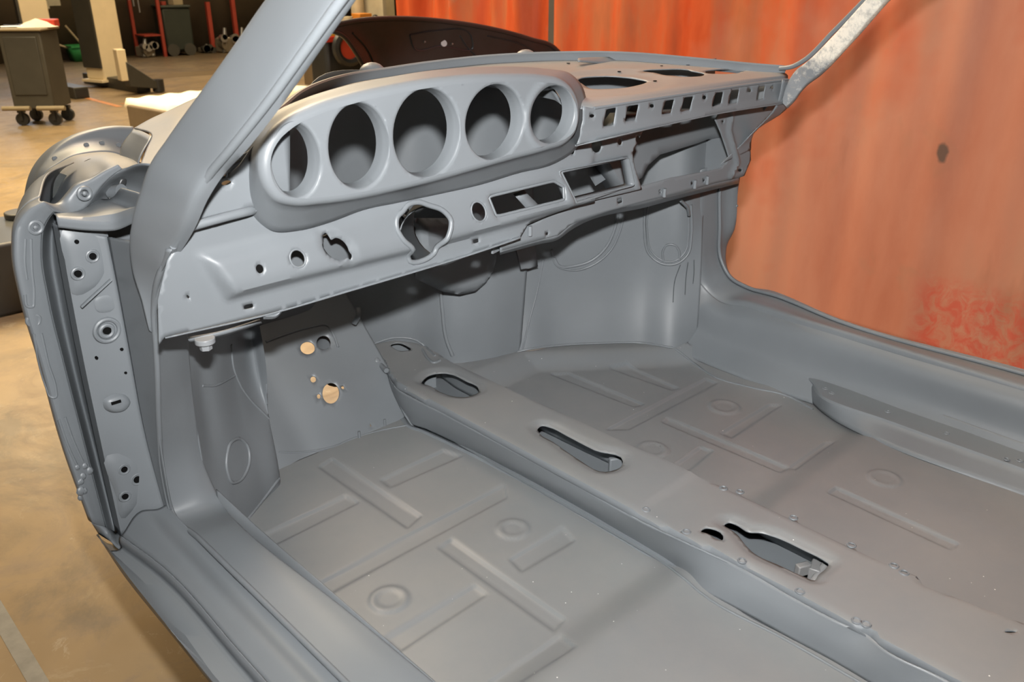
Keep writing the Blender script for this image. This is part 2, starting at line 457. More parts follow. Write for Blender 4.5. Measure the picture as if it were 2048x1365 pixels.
def curtain(name, y0, y1, x, mat, folds, amp, label, top=3.3):
    ny, nz = int((y1 - y0) / .02), 60; V = []; F = []
    for j in range(nz + 1):
        z = .02 + (top - .02) * j / nz
        for i in range(ny + 1):
            y = y0 + (y1 - y0) * i / ny
            a = amp * (0.35 + 0.65 * np.clip((z - .5) / 1.4, 0, 1)) * (0.35 + 0.65 * np.clip((y - .6) / 1.6, 0, 1) if name != 'x' else 1)
            d = a * (sin(y * folds + .5 * sin(y * 2.3)) + .45 * sin(y * folds * 2.17 + 1 + z * .5) + .25 * sin(y * folds * 3.7 + 2))
            V.append((x + d, y, z))
    for j in range(nz):
        for i in range(ny):
            k = j * (ny + 1) + i; F.append((k, k + 1, k + ny + 2, k + ny + 1))
    me = mesh(V, F); o = link(name, me, mat, None, 180); solid(o, .004, 0)
    tag(o, label, 'curtain', None); return o
yp = on(1104, 80, 'x', CX)[1]; ye = on(797, 40, 'x', CX + .1)[1]
curtain('tarpaulin_curtain', -2.2, yp - .03, CX, mat_curtain('orange_tarpaulin', 0, False), 13.5, .022, 'faded orange-red tarpaulin curtain behind the passenger side of the car body')
curtain('tarpaulin_curtain', yp + .04, ye, CX + .12, mat_curtain('red_tarpaulin', 7, True), 12, .07, 'folded brownish-red tarpaulin curtain to the left of the dark pole')
pole = MB().box((CX + .02, yp, 1.7), (.05, .05, 3.4)).build('curtain_pole', plain('dark_pole_paint', (.09, .08, .065), .5), None, .004)
tag(pole, 'dark square pole standing between the two tarpaulin curtains', 'pole')

# --- far workshop things
CREAM = plain('cream_paint', (.78, .66, .45), .4, var=.05); DGREY = plain('dark_grey_paint', (.045, .043, .036), .45)
TROL = plain('grey_trolley_paint', (.05, .046, .036), .5); REDP = plain('dark_red_paint', (.26, .035, .02), .5); TRIMM = plain('worn_tan_rubber', (.26, .21, .13), .6)
def frame3(A, B):
    t = B - A; L = np.linalg.norm(t[:2]); t = t / L; return t, np.array([-t[1], t[0], 0]), L, math.atan2(t[1], t[0])

# tool trolley
A, B, Cc = on(20, 224, 'z', .16), on(111, 218, 'z', .16), on(131, 211, 'z', .16)
n = (Cc - B) / np.linalg.norm(Cc - B); t = np.array([n[1], -n[0], 0]); L = np.linalg.norm(B - A); ang = math.atan2(t[1], t[0]); dep = max(.38, min(.6, np.linalg.norm(Cc - B))); print('TROLLEY', dep, L); H = upto(B, 62)
cen = B - t * L / 2 + n * dep / 2
tro = thing('tool_trolley', (cen[0], cen[1], 0), 'dark grey tool trolley on casters at the far left', 'trolley')
def K(o): return keep(o, tro)
K(MB().box((cen[0], cen[1], (H + .16) / 2), (L, dep, H - .16), ang).build('cabinet_body', TROL, None, .012))
pc = cen - n * (dep / 2 + .004)
K(MB().box((pc[0], pc[1], (H + .2) / 2 + .02), (L * .78, .012, H - .34), ang).build('side_panel', DGREY, None, .006))
K(MB().box((cen[0], cen[1], H + .01), (L + .04, dep + .04, .02), ang).build('top_tray', TRIMM, None, .006))
for s in (-1, 1):
    e = cen + t * s * L * .42 - n * (dep / 2 + .02)
    e[2] = 0; K(MB().cyl(e - t * .13 + ZZ * .17, e + t * .13 + ZZ * .17, .022).build('bumper', TRIMM, None))
    for q in (-1, 1):
        c = cen + t * s * L * .40 + n * q * dep * .38; c[2] = 0
        wh = MB(); wh.cyl(c - n * .02 + ZZ * .06, c + n * .02 + ZZ * .06, .06, n=20); wh.box((c[0], c[1], .135), (.06, .05, .03), ang)
        wh.box(tuple(c + n * .03 + ZZ * .10), (.03, .006, .10), ang); wh.box(tuple(c - n * .03 + ZZ * .10), (.03, .006, .10), ang)
        K(wh.build('caster', BLACK, None))
tz = H + .02
def on_top(f, g): return cen + t * f * L + n * g * dep + np.array([0, 0, tz - .16])
c = on_top(.25, .0)
rag = MB()
random.seed(2)
V = []; F = []; nn = 18
for i in range(5):
    for k in range(nn):
        r = .12 * (1 - i / 4.2) * (1 + .25 * random.random()); V.append((c[0] + r * cos(2 * pi * k / nn) * 1.3, c[1] + r * sin(2 * pi * k / nn) * .8, tz + .004 + .075 * (i / 4) ** .8))
for i in range(4):
    for k in range(nn): F.append((i * nn + k, i * nn + (k + 1) % nn, (i + 1) * nn + (k + 1) % nn, (i + 1) * nn + k))
F += [tuple(range(nn))[::-1], tuple(range(4 * nn, 5 * nn))]
rag.add(V, F); tag(rag.build('rag', plain('white_cloth', (.75, .68, .55), .9), None), 'crumpled white rag on top of the tool trolley', 'rag')
c = on_top(.36, .30); tag(MB().box((c[0], c[1], tz + .035), (.2, .12, .07), ang).build('parts_box', plain('red_plastic', (.5, .05, .03), .4), None, .01), 'small red box behind the white rag on the tool trolley', 'box')
for f, g, nm, lb in ((-.30, .0, 'ratchet', 'steel ratchet lying on the tool trolley, leftmost of its tools'), (-.16, -.3, 'spanner', 'long spanner lying on the tool trolley beside the white rag'), (-.12, .2, 'screwdriver', 'dark handled screwdriver lying at the back of the tool trolley')):
    c = on_top(f, g); a = ang + .5 * random.uniform(-1, 1); d = np.array([cos(a), sin(a), 0])
    o = MB().cyl(c - d * .11 + ZZ * (tz + .014 - c[2]), c + d * .07 + ZZ * (tz + .014 - c[2]), .009); o.cyl(c + d * .06 + ZZ * (tz + .016 - c[2]), c + d * .11 + ZZ * (tz + .016 - c[2]), .015)
    tag(o.build(nm, STEEL if nm != 'screwdriver' else BLACK, None), lb, 'tool')

# two-post lift columns
def lift(name, corner, right, label, height=3.3, beam=None, arm=None, cover=True, wside=None):
    A = on(*corner, 'z', .1); B = on(*right, 'z', .1); t, n, L, ang = frame3(A, B)
    L = wside or L; dep = L * .9; c = A + t * L / 2 + n * dep / 2
    r = thing('lift_column', (c[0], c[1], 0), label, 'vehicle lift', 'vehicle lift columns')
    k = lambda o: keep(o, r)
    k(MB().box((c[0], c[1], height / 2 + .05), (L, dep, height - .1), ang).build('column', CREAM, None, .01))
    if cover:
        m = A - t * .012 + n * dep / 2; k(MB().box((m[0], m[1], height / 2 + .12), (.024, dep * 1.02, height - .24), ang).build('dark_cover', DGREY, None))
    k(MB().box((c[0], c[1], .085), (L * 1.35, dep * 1.2, .03), ang).build('foot_plate', CREAM, None))
    if beam:
        P, Q = on(*beam[0], 'z', 0), on(*beam[1], 'z', 0); tb, nb, Lb, ab = frame3(P, Q); m = (P + Q) / 2 + nb * .09
        k(MB().box((m[0], m[1], .065), (Lb, .17, .13), ab).build('base_beam', DGREY, None, .008))
        ee = Q + nb * .09 + tb * .002; k(MB().box((ee[0], ee[1], .065), (.01, .13, .09), ab).build('beam_end_shade', BLACK, None))  # black plate, painting the dark of the hollow beam end
    if arm:
        P, Q = on(*arm[0], 'z', .22), on(*arm[1], 'z', .12); tb, nb, Lb, ab = frame3(P, Q); m = (P + Q) / 2
        a = MB(); V = [P - nb * .1 - ZZ * .12, P + nb * .1 - ZZ * .12, P + nb * .1 + ZZ * .17, P - nb * .1 + ZZ * .17, Q - nb * .06 - ZZ * .07, Q + nb * .06 - ZZ * .07, Q + nb * .06 + ZZ * .01, Q - nb * .06 + ZZ * .01]
        a.add(V, [(0, 1, 2, 3), (4, 7, 6, 5), (0, 4, 5, 1), (1, 5, 6, 2), (2, 6, 7, 3), (3, 7, 4, 0)])
        k(a.build('lift_arm', DGREY, None, .01)); k(MB().cyl(Q + tb * .02 - ZZ * .1, Q + tb * .02 + ZZ * .04, .07).build('arm_pad', BLACK, None))
        k(MB().box(tuple(P - tb * .03 + ZZ * .12), (.1, .16, .36), ab).build('carriage', CREAM, None, .01))
    return r
lift('lift_column', (209, 160), (250, 155), 'cream lift column with dark side cover standing behind the car pillar', beam=((167, 166), (275, 187)), arm=((252, 152), (312, 165)), wside=.36)
lift('lift_column', (72, 172), (104, 170), 'cream lift column standing behind the tool trolley', beam=((60, 178), (150, 199)), wside=.3)
lift('lift_column', (596, 118), (630, 117), 'cream lift column with low swung arms, right of the car pillar', beam=((630, 120), (712, 141)), arm=((628, 125), (660, 133)), cover=False, wside=.3)

# things along the back wall
def gp(u, v): return on(u, v, 'z', 0)
# green crate with sticks
A = gp(166, 123); c = A + np.array([.12, .12, 0])
cr = thing('plastic_crate', (c[0], c[1], 0), 'green plastic crate against the back wall, left of the lift column', 'crate')
GREEN = plain('green_plastic', (.03, .22, .07), .4)
V = [(c[0] + sx * .5 * (.46 if z == 0 else .54), c[1] + sy * .5 * (.3 if z == 0 else .36), z) for z in (0, .24) for sx, sy in ((-1, -1), (1, -1), (1, 1), (-1, 1))]
o = MB(); o.add(V, [(0, 3, 2, 1), (0, 1, 5, 4), (1, 2, 6, 5), (2, 3, 7, 6), (3, 0, 4, 7)]); q = keep(o.build('crate_body', GREEN, None, 0, None), cr); solid(q, .012)
o = MB(); [o.box((c[0] + sx * .27, c[1], .235), (.03, .40, .03)) for sx in (-1, 1)]; [o.box((c[0], c[1] + sy * .18, .235), (.56, .03, .03)) for sy in (-1, 1)]; keep(o.build('crate_rim', GREEN, None), cr)
for a, b, lb in (((c[0], c[1], .10), (c[0] - 1.0, c[1] + .25, .52), 'long thin brown stick leaning out of the green crate'), ((((c[0] + .05), c[1], .10)), (c[0] - .22, c[1] + .1, .55), 'short pale stick standing in the green crate')):
    tag(MB().cyl(a, b, .018).build('stick', TRIMM, None), lb, 'stick')
# machine parts
def clutter(u, v, wd, ht, label, seed, name='gearbox', col=STEEL, cat='car part'):
    random.seed(seed); A = gp(u, v); c = A + np.array([0, -.12, 0]); r = thing(name, (c[0], c[1], 0), label, cat)
    body = MB().box((c[0], c[1], ht * .3), (wd * .6, .28, ht * .55), .3); body.cyl((c[0], c[1] - .15, ht * .35), (c[0], c[1] + .16, ht * .35), ht * .3); keep(body.build('housing', plain('oily_alloy', (.28, .24, .18), .35, .6), None, .012), r)
    for i in range(4):
        a = random.uniform(0, 2 * pi); p = (c[0] + wd * .38 * cos(a), c[1] - .12, ht * (.35 + .35 * random.random()))
        keep(MB().cyl((p[0], p[1] - .08, p[2]), (p[0], p[1] + .1, p[2]), .045 + .03 * random.random(), .03).build('flange', col, None), r)
    keep(MB().cyl((c[0], c[1], ht * .5), (c[0] + .03, c[1], ht), .045, .03).build('input_shaft', col, None), r)
    keep(MB().cyl((c[0] - wd * .3, c[1] - .1, .03), (c[0] + wd * .3, c[1] - .1, .03), .03).build('foot_rail', col, None), r)
    return r
clutter(287, 113, .30, .30, 'shiny metal gearbox casting on the floor beside the red rack', 1)
clutter(446, 104, .34, .42, 'tall pile-like alloy engine block standing by the red post', 5, 'engine_block')
clutter(480, 100, .30, .40, 'alloy cylinder head standing right beside the engine block', 9, 'cylinder_head')
clutter(407, 104, .22, .14, 'low dull casting on the floor right of the dark cabinet', 12, 'starter_housing', DGREY)
# red rack
A = gp(300, 112); Bq = gp(331, 113); rk = thing('steel_rack', (Bq[0], Bq[1], 0), 'tall dark red steel rack frame against the back wall', 'rack')
def RK(a, b, r, nm): keep(MB().box(tuple((np.array(a) + np.array(b)) / 2), tuple(np.abs(np.array(b) - np.array(a)) + r)).build(nm, REDP, None), rk)
x1 = Bq[0]; x0 = x1 - .95; y0 = Bq[1]; y1 = min(y0 + .55, 15.9)
for x, y in ((x1, y0), (x0, y0 + .0), (x1 - .3, y1), (x0, y1)): RK((x, y, 0), (x, y, 2.6), .05, 'post')
RK((x0, y0, 1.26), (x1, y0, 1.26), .05, 'rail'); RK((x0, y1, 1.26), (x1, y1, 1.26), .05, 'rail'); RK((x1 - .3, y1, .35), (x1, y0, .35), .02, 'rail')
for i, dx in enumerate((.28, .36, .43)):
    tag(MB().cyl((x1 - dx, y0 + .1, 1.24), (x1 - dx, y0 + .1, .72 + .1 * i), .012).build('hanging_chain', STEEL, None), ('leftmost', 'middle', 'rightmost')[2 - i] + ' of three thin chains hanging from the red rack', 'chain', 'chains on the rack')
for u, vb, hh, lb in ((432, 104, .85, 'short dark red post standing at the back wall right of the dark cabinet'), (469, 98, 2.8, 'tall dark red post standing behind the engine block')):
    A = gp(u, vb); tag(MB().box((A[0], min(A[1] + .1, 15.9), hh / 2), (.07, .07, hh)).build('steel_post', REDP, None), lb, 'post')
# dark bin cabinet on wheels
A = gp(338, 113); B = gp(393, 110); t, n, L, ang = frame3(A, B); H = upto(A, 16); c = (A + B) / 2 + n * .3
bn = thing('waste_bin', (c[0], c[1], 0), 'large dark wheeled bin against the back wall beside the red rack', 'bin')
k = lambda o: keep(o, bn)
BINM = plain('dark_green_plastic', (.022, .028, .022), .45)
k(MB().box((c[0], c[1], H / 2 + .04), (L, .55, H - .08), ang).build('bin_body', BINM, None, .03)); k(MB().box((c[0], c[1], H + .015), (L * 1.06, .6, .04), ang).build('lid', BINM, None, .01))
for s in (-.3, .3):
    e = c + t * s * L - n * .29; k(MB().cyl(e + ZZ * .1 - n * .03, e + ZZ * .1 + n * .03, .1, n=24).build('wheel', DGREY, None))
random.seed(3)
for f, nm, cl, lb, sz in ((-.25, 'can', REDP, 'small red can on top of the dark bin', .06), (.2, 'parts_carton', TRIMM, 'tan carton on top of the dark bin', .09)):
    p = c + t * f * L; z0 = H + .035
    o = MB().cyl((p[0], p[1], z0), (p[0], p[1], z0 + sz), sz * .8) if nm == 'can' else MB().box((p[0], p[1], z0 + sz / 2), (.2, .14, sz), .3)
    tag(o.build(nm, cl, None, .004), lb, 'can' if nm == 'can' else 'box')
# pieces of paper on the wall
for u, v, s, lb in ((78, 3, .28, 'pale torn paper on the back wall, left one of two'), (108, 2, .18, 'pale torn paper on the back wall, right one of two')):
    p = on(u, v, 'y', 15.99); tag(MB().box(tuple(p), (s, .01, s * .8)).build('paper_sheet', plain('old_paper', (.35, .32, .24), .9), None), lb, 'paper', 'papers on the wall')

# low steel ramp at the far left edge
P = on(-20, 626, 'z', 0)
RY = 4.05; zt = .32; x0, x1 = -1.6, on(52, 470, 'y', RY)[0] + .9
rp = thing('steel_platform', ((x0 + x1) / 2, RY + .25, 0), 'low dark grey steel platform on the floor at the left edge', 'platform')
keep(MB().box(((x0 + x1) / 2, RY + .25, zt / 2), (x1 - x0, .5, zt), 0).build('platform_box', plain('platform_paint', (.05, .052, .05), .4), None, .015), rp)
kk = on(35, 430, 'z', zt); keep(MB().cyl((kk[0], kk[1] - .06, zt), (kk[0], kk[1] - .06, zt + .03), .07).build('rubber_pad', DGREY, None, .006), rp)

# bench with pale cloth beyond the nose of the car
A = on(335, 222, 'z', .55); B = on(690, 176, 'z', .55)
t, n, L, ang = frame3(A, B); c = (A + B) / 2 + n * .28
be = thing('bench', (c[0], c[1], 0), 'long low brown bench beyond the nose of the car body', 'bench')
BR = plain('brown_board', (.12, .085, .05), .6)
keep(MB().box((c[0], c[1], .46), (L, .5, .16), ang).build('bench_top', BR, None, .01), be)
for s in (-1, 1):
    for q in (-1, 1):
        e = c + t * s * L * .46 + n * q * .2; keep(MB().box((e[0], e[1], .19), (.06, .06, .38), ang).build('leg', BR, None), be)
CLOTH = plain('cream_cloth', (.80, .72, .55), .85, var=.06)
def cloth(f0, f1, label, seed):
    random.seed(seed); V = []; F = []; a, b = 26, 14
    ph = [random.random() * 6 for _ in range(4)]
    for i in range(a + 1):
        for j in range(b + 1):
            f = f0 + (f1 - f0) * i / a; g = -.66 + 1.3 * j / b
            p = c + t * (f - .5) * L + n * g * .5 * 1.0
            z = .548 + .005 * sin(i * .9 + ph[0]) * sin(j * 1.1 + ph[1]) + .012
            if g < -.5: z -= (-.5 - g) * .9; p = c + t * (f - .5) * L - n * (.262)
            if i == 0: z -= .05
            V.append((p[0], p[1], z))
    for i in range(a):
        for j in range(b): kx = i * (b + 1) + j; F.append((kx, kx + b + 1, kx + b + 2, kx + 1))
    o = link('dust_cloth', mesh(V, F), CLOTH, None, 180); solid(o, .012, 1)
    tag(o, label, 'cloth')
cloth(.02, .42, 'cream dust cloth draped over the left end of the long bench', 1)
cloth(.58, .84, 'cream dust cloth folded on the right part of the long bench', 2)

# shelf and pale posts between the pillar and the curtain
p0 = on(700, 42, 'y', 7.5); sh = thing('shelf_unit', (p0[0] + .1, 7.6, 0), 'shelf unit with tubs left of the red curtain', 'shelf')
xs0, xs1 = on(640, 45, 'y', 7.5)[0], on(765, 45, 'y', 7.5)[0]; zs = on(700, 46, 'y', 7.5)[2]
keep(MB().box(((xs0 + xs1) / 2, 7.65, zs - .02), (xs1 - xs0, .4, .03)).build('shelf_board', BR, None), sh)
for x in (xs0, xs1): keep(MB().box((x, 7.65, zs / 2 + .3), (.04, .4, zs + .6)).build('upright', plain('pale_upright', (.5, .45, .33), .6) if x == xs1 else BR, None), sh)
def onshelf(u, nm, kind, mat, wd, ht, lb, cat):
    x = on(u, 40, 'y', 7.6)[0]; o = MB(); yy = 7.77 if nm in ('canister', 'bottle') else 7.55
    if kind == 'b': o.box((x, yy, zs - .004 + ht / 2), (wd, .15, ht))
    elif kind == 's': o.sph((x, yy, zs - .004 + ht / 2), ht / 2, 14)
    else: o.cyl((x, yy, zs - .004), (x, yy, zs - .004 + ht), wd / 2, n=20)
    tag(o.build(nm, mat, None, .003 if kind == 'b' else 0), lb, cat)
onshelf(688, 'tub', 'c', CREAM, .12, .06, 'low cream tub on the shelf, leftmost item', 'tub')
onshelf(718, 'parts_box', 'b', plain('orange_box', (.75, .28, .04), .5), .14, .085, 'orange and red box on the shelf beside the cream tub', 'box')
onshelf(745, 'ball', 's', BLACK, .08, .07, 'small dark ball-like cap on the shelf right of the orange box', 'cap')
onshelf(736, 'canister', 'c', plain('cream_canister', (.6, .5, .34), .5), .13, .34, 'tall cream canister on the shelf behind the orange box', 'canister')
onshelf(702, 'bottle', 'c', plain('dark_bottle', (.1, .09, .07), .3), .07, .25, 'dark bottle on the shelf behind the cream tub', 'bottle')
pp = gp(770, 140); px = on(775, 20, 'y', 8.2)
tag(MB().box((px[0], 8.2, 1.6), (.11, .11, 3.2)).build('pale_post', plain('pale_post_paint', (.62, .55, .38), .6), None), 'pale cream post left of the red curtain edge', 'post')
# dark machine with red wheel under the shelf
P = on(680, 108, 'y', 7.2); mc = thing('engine_crane', (P[0], 7.2, 0), 'dark machine with yellow and red trim and a red wheel below the shelf', 'machine')
x0, x1 = on(640, 90, 'y', 7.2)[0], on(712, 90, 'y', 7.2)[0]; zt = on(660, 72, 'y', 7.2)[2]
keep(MB().box(((x0 + x1) / 2, 7.26, (zt + .1) / 2), (x1 - x0, .3, zt - .1)).build('machine_body', BLACK, None, .04), mc)
keep(MB().box(((x0 + x1) / 2 - .02, 7.09, zt - .02), (x1 - x0, .03, .05)).build('red_trim', plain('red_trim_paint', (.5, .04, .02), .4), None, .005), mc)
keep(MB().box(((x0 + x1) / 2, 7.10, zt + .02), (x1 - x0, .03, .03)).build('yellow_trim', plain('yellow_trim_paint', (.65, .36, .03), .4), None, .005), mc)
q = on(697, 96, 'y', 7.0); keep(MB().torus((q[0], 7.0, q[2]), (0, 1, 0), .13, .04).cyl((q[0], 6.99, q[2]), (q[0], 7.04, q[2]), .05).build('tyre', BLACK, None), mc)
keep(MB().cyl((q[0], 6.985, q[2]), (q[0], 7.03, q[2]), .10, n=24).build('red_rim', plain('red_rim_paint', (.5, .06, .03), .4), None), mc)
for x in (x0 + .05, x1 - .05): keep(MB().box((x, 7.26, .08), (.06, .28, .16)).build('leg', BLACK, None), mc)
# ------------------------------------------------------------------ the car body shell
SH = thing('car_body_shell', (0.015, 1.0, 0.35), 'bare stripped car body shell in matt grey primer, seen through its open driver door', 'car body')
ZF = .47

# ---- floor pan: pressed ribs, round plugs, stepped cross member
def quad(px): return [tuple(on(a, b, 'z', ZF)[:2]) for a, b in px]
RIBS = [quad(q) for q in (
    [(622, 1174), (1009, 968), (1014, 995), (642, 1197)], [(505, 1080), (691, 990.6), (718, 1005), (527, 1101)],
    [(664, 917), (842, 1033), (815, 1057), (637, 934)], [(760, 960), (886, 900), (924, 912), (780, 975)],
    [(903, 1078), (1130, 1240), (1108, 1262), (877, 1096)], [(948, 1170), (770, 1276), (798, 1304), (972, 1190)],
    [(1125, 1054), (1019, 1119), (1043, 1144), (1150, 1081)], [(1122, 1272), (975, 1367), (1020, 1390), (1150, 1310)],
    [(1213, 860), (1411, 758), (1435, 766), (1258, 859)], [(1138, 746), (1288, 809), (1268, 814), (1100, 748)],
    [(1254, 731), (1357, 777), (1343, 780), (1217, 736)], [(1336, 836), (1579, 936), (1560, 945), (1326, 845)],
    [(1579, 936), (1650, 886), (1668, 886), (1590, 942)], [(1442, 867), (1538, 809), (1562, 811), (1463, 876)],
    [(1669, 992), (1913, 1107), (1896, 1118), (1655, 1004)], [(1345, 935), (1400, 894), (1425, 902), (1380, 940)])]
DISCS = [(on(u, v, 'z', ZF)[:2], r) for u, v, r in ((1026, 1059, .029), (778, 1200, .031), (1449, 815, .034), (1305, 900, .032), (1765, 975, .03))]
def floor_h(x, y):
    P = np.stack([x, y], 1); h = np.zeros(len(x))
    for q in RIBS:
        mn = np.min(q, 0) - .02; mx = np.max(q, 0) + .02
        k = (x > mn[0]) & (x < mx[0]) & (y > mn[1]) & (y < mx[1])
        if k.any(): d = sdf(P[k], q); h[k] = np.minimum(h[k], -.0038 * sstep(d, -.003, .0035))
    for c, r in DISCS:
        d = np.hypot(x - c[0], y - c[1]); h += .0028 * sstep(d, r + .004, r - .002) - .0018 * sstep(d, r - .008, r - .013)
    h += .020 * sstep(-y, -.70, -.615)                      # rear part of the floor stands higher
    h += .027 * sstep(x, .50, .68) ** 2 * sstep(y, .80, .92) + .03 * sstep(-x, .56, .66)   # turns up towards the sills
    f = 1.47 - np.clip((x - .28), 0, 1) * .78               # turned up at the passenger bulkhead
    h += np.where(x > .05, .03 * sstep(y, f - .12, f - .03), 0)
    return ZF + h
def floor_grid(x0, x1, y0, y1, s=.0045):
    nx, ny = int((x1 - x0) / s), int((y1 - y0) / s)
    X, Y = np.meshgrid(np.linspace(x0, x1, nx), np.linspace(y0, y1, ny)); Z = floor_h(X.ravel(), Y.ravel())
    V = np.stack([X.ravel(), Y.ravel(), Z], 1); i = np.arange(nx * ny).reshape(ny, nx)
    return V, np.stack([i[:-1, :-1].ravel(), i[:-1, 1:].ravel(), i[1:, 1:].ravel(), i[1:, :-1].ravel()], 1)
V1, F1 = floor_grid(-.635, -.098, -.55, 1.405); V2, F2 = floor_grid(.075, .66, -.55, 1.56)
_FO = [(.06, -.6), (.06, 1.7), (.12, 1.54), (.20, 1.49), (.295, 1.455), (.37, 1.405), (.47, 1.335), (.545, 1.265), (.60, 1.20), (.63, 1.13), (.64, 1.0), (.645, .8), (.66, -.6)]
F2 = F2[inside(V2[F2].mean(1)[:, :2], _FO)]
me = mesh(np.vstack([V1, V2]), np.vstack([F1, F2 + len(V1)])); floor_pan = link('floor_pan', me, PRF, SH, 60); solid(floor_pan, .003)

# ---- centre tunnel
ZT = .56
tl = [(690, 712), (720, 709), (748, 708), (764, 718), (774, 742), (792, 768), (840, 795), (890, 820), (950, 852), (1240, 1009), (1262, 1022), (1348, 1064), (1379, 1078), (1485, 1126), (1587, 1184), (1676, 1231), (1745, 1264), (1760, 1279), (1895, 1348), (2150, 1500), (2300, 1590)]
trr = [(2700, 1530), (2400, 1400), (2048, 1238), (1900, 1182), (1852, 1165), (1840, 1146), (1772, 1119), (1703, 1088), (1587, 1033), (1485, 985), (1374, 934), (1210, 862), (957, 746), (905, 722), (872, 700), (835, 684), (790, 678), (735, 688)]
holes = [smoothpoly([(843, 761), (854, 749), (874, 742.5), (901.5, 744), (932, 758), (956, 771.6), (958, 778), (942.5, 787), (908, 788.7), (881, 780), (860.5, 768)]),
         smoothpoly([(781, 690), (795, 686), (808, 689), (822, 699), (812, 702), (795, 701)], 24),
         smoothpoly([(1075, 854), (1083, 847), (1097, 849), (1138, 869), (1189, 895), (1246, 918), (1244, 926), (1223, 937), (1210, 939), (1155, 913), (1104, 878), (1081, 864)]),
         smoothpoly([(1402, 1060), (1410, 1054), (1421, 1054), (1447, 1071), (1446, 1077), (1430, 1074), (1416, 1065)], 24),
         smoothpoly([(1449.5, 1042), (1457, 1037), (1471, 1040), (1498, 1055.5), (1522, 1057), (1553, 1066), (1608, 1091), (1649, 1112), (1659, 1120), (1652, 1130), (1638.5, 1141), (1632, 1151), (1608, 1144), (1560, 1122), (1509, 1098), (1491.5, 1081), (1478, 1064), (1461, 1050)], 70),
         ell(1365, 1061, 4, 1.6, 10), ell(2022, 1261, 12, 2, 12)]
HZ = [[tuple(on(a, b, 'z', ZT)[:2]) for a, b in h] for h in holes]
TO = [tuple(on(a, b, 'z', ZT)[:2]) for a, b in tl + trr]
def tun_rel(P):
    d = segdist(P, TO); z = -(.011 - np.sqrt(np.clip(.011 ** 2 - np.clip(.011 - d, 0, .011) ** 2, 0, 1)))
    for h in (HZ[0], HZ[2], HZ[4]):
        dd = segdist(P, h); z -= .006 * sstep(-dd, -.020, -.001)
    # shallow pressing around the gear lever plate
    z -= .003 * sstep(-P[:, 1], -.745, -.725) * sstep(P[:, 1], .15, .17)
    return z
TUN, _ = plane_sheet('tunnel_top', tl + trr, holes, 'z', ZT, PRF, SH, relief=tun_rel, step=.007, th=.0025)
ledge = [on(a, b, 'z', ZT) - np.array([0, 0, .0108]) for a, b in tl[4:]]
base = mix([(800, 822, 'z', .472), (812, 838, 'z', .472), (822, 850, 'z', .472), (850, 860, 'z', .472), (890, 878, 'z', .472), (950, 906.6, 'z', .472), (1250, 1074, 'z', .472), (1280, 1092, 'z', .472), (1360, 1145, 'z', .472), (1400, 1180, 'z', .485), (1480, 1222, 'z', .49), (1570, 1272, 'z', .49), (1660, 1320, 'z', .49), (1745, 1370, 'z', .49), (1765, 1382, 'z', .49), (1900, 1462, 'z', .49), (2160, 1620, 'z', .49)])
m17 = ledge[:17]
foot = [b + np.array([-.012, 0, -.003]) for b in base]
tside = patch('tunnel_side', [np.array(m17), np.array(m17) * .55 + np.array(base) * .45 + np.array([-.003, 0, 0]), np.array(base)], PR, SH, nu=120, nv=6, toward=(-1, .3, .8))
patch('tunnel_foot_flange', [np.array(base), np.array(foot) + np.array([0, 0, .0015])], PR, SH, nu=120, nv=2, toward=(-1, .3, 1.4))
rr = [on(a, b, 'z', ZT) - np.array([0, 0, .0108]) for a, b in trr[:15]]
patch('tunnel_side', [np.array(rr), np.array(rr) + np.array([.014, 0, -.068])], PR, SH, nu=90, nv=6, toward=(2, .3, .9))
# inner channel seen through the slots
MB().box((-.012, .75, .478), (.19, 1.75, .006)).build('tunnel_inner_channel', PR, SH)
ib = MB(); b0 = on(1632, 1135, 'z', .515); ib.box((b0[0], b0[1], .505), (.03, .018, .03), .3); ib.box((b0[0] - .02, b0[1] + .012, .515), (.024, .012, .02), -.4); ib.cyl((b0[0] - .025, b0[1] - .01, .505), (b0[0] + .01, b0[1] - .01, .52), .006)
ib.build('handbrake_bracket', STEEL if False else plain('grey_overspray_steel', (.2, .2, .2), .4), SH, .002)
for i, (u, v, q) in enumerate(((860, 752, .0), (1232, 928, .0))):
    b0 = on(u, v, 'z', .51); MB().box((b0[0], b0[1], .50), (.03, .012, .05), -.5).build('inner_web', PR, SH, .003)
# brackets riveted along the tunnel edges
for u, v in ((1275, 1005), (1292, 1018), (1480, 982), (1587, 1034), (1373, 1062), (1484, 1120), (1600, 1181), (1703, 1089), (1713, 1240), (1732, 1247), (1788, 1130), (1808, 1144), (1447, 975)):
    b0 = on(u, v + 2, 'z', ZT - .003); MB().torus(tuple(b0), (0, 0, 1), .006, .0018, 14, 6).build('rivet_hole', PR, SH)

# ---- left sill, hinge post and the band inside the door opening
IN = mix([(-.612, -.6, .60), (700, 1227, 'z', .60), (478, 1049, 'z', .597), (440, 1003, 'x', -.632), (408, 930, 'x', -.635), (391, 830, 'x', -.637), (381, 740, 'x', -.637), (377, 690, 'x', -.637), (374, 640, 'x', -.637), (380, 560, 'x', -.637)])
SE = mix([(-.71, -.6, .60), (581, 1261, 'z', .60), (400, 1083, 'z', .60), (342, 1025, 'x', -.71), (325, 950, 'x', -.71), (317, 850, 'x', -.71), (314, 750, 'x', -.71), (311, 692, 'x', -.71), (307, 623, 'x', -.71), (318, 555, 'x', -.71)])
IN0 = IN + np.array([.003, 0, -.012]); IN0[3:] = IN[3:] + np.array([.004, .012, 0])
patch('door_opening_band', [IN0 + (np.array([.002, 0, -.10]) if False else 0), IN, IN * .88 + SE * .12 + np.array([0, -.002, .002]), IN * .2 + SE * .8 + np.array([0, -.001, .001]), SE], PR, SH, nu=140, nv=5)
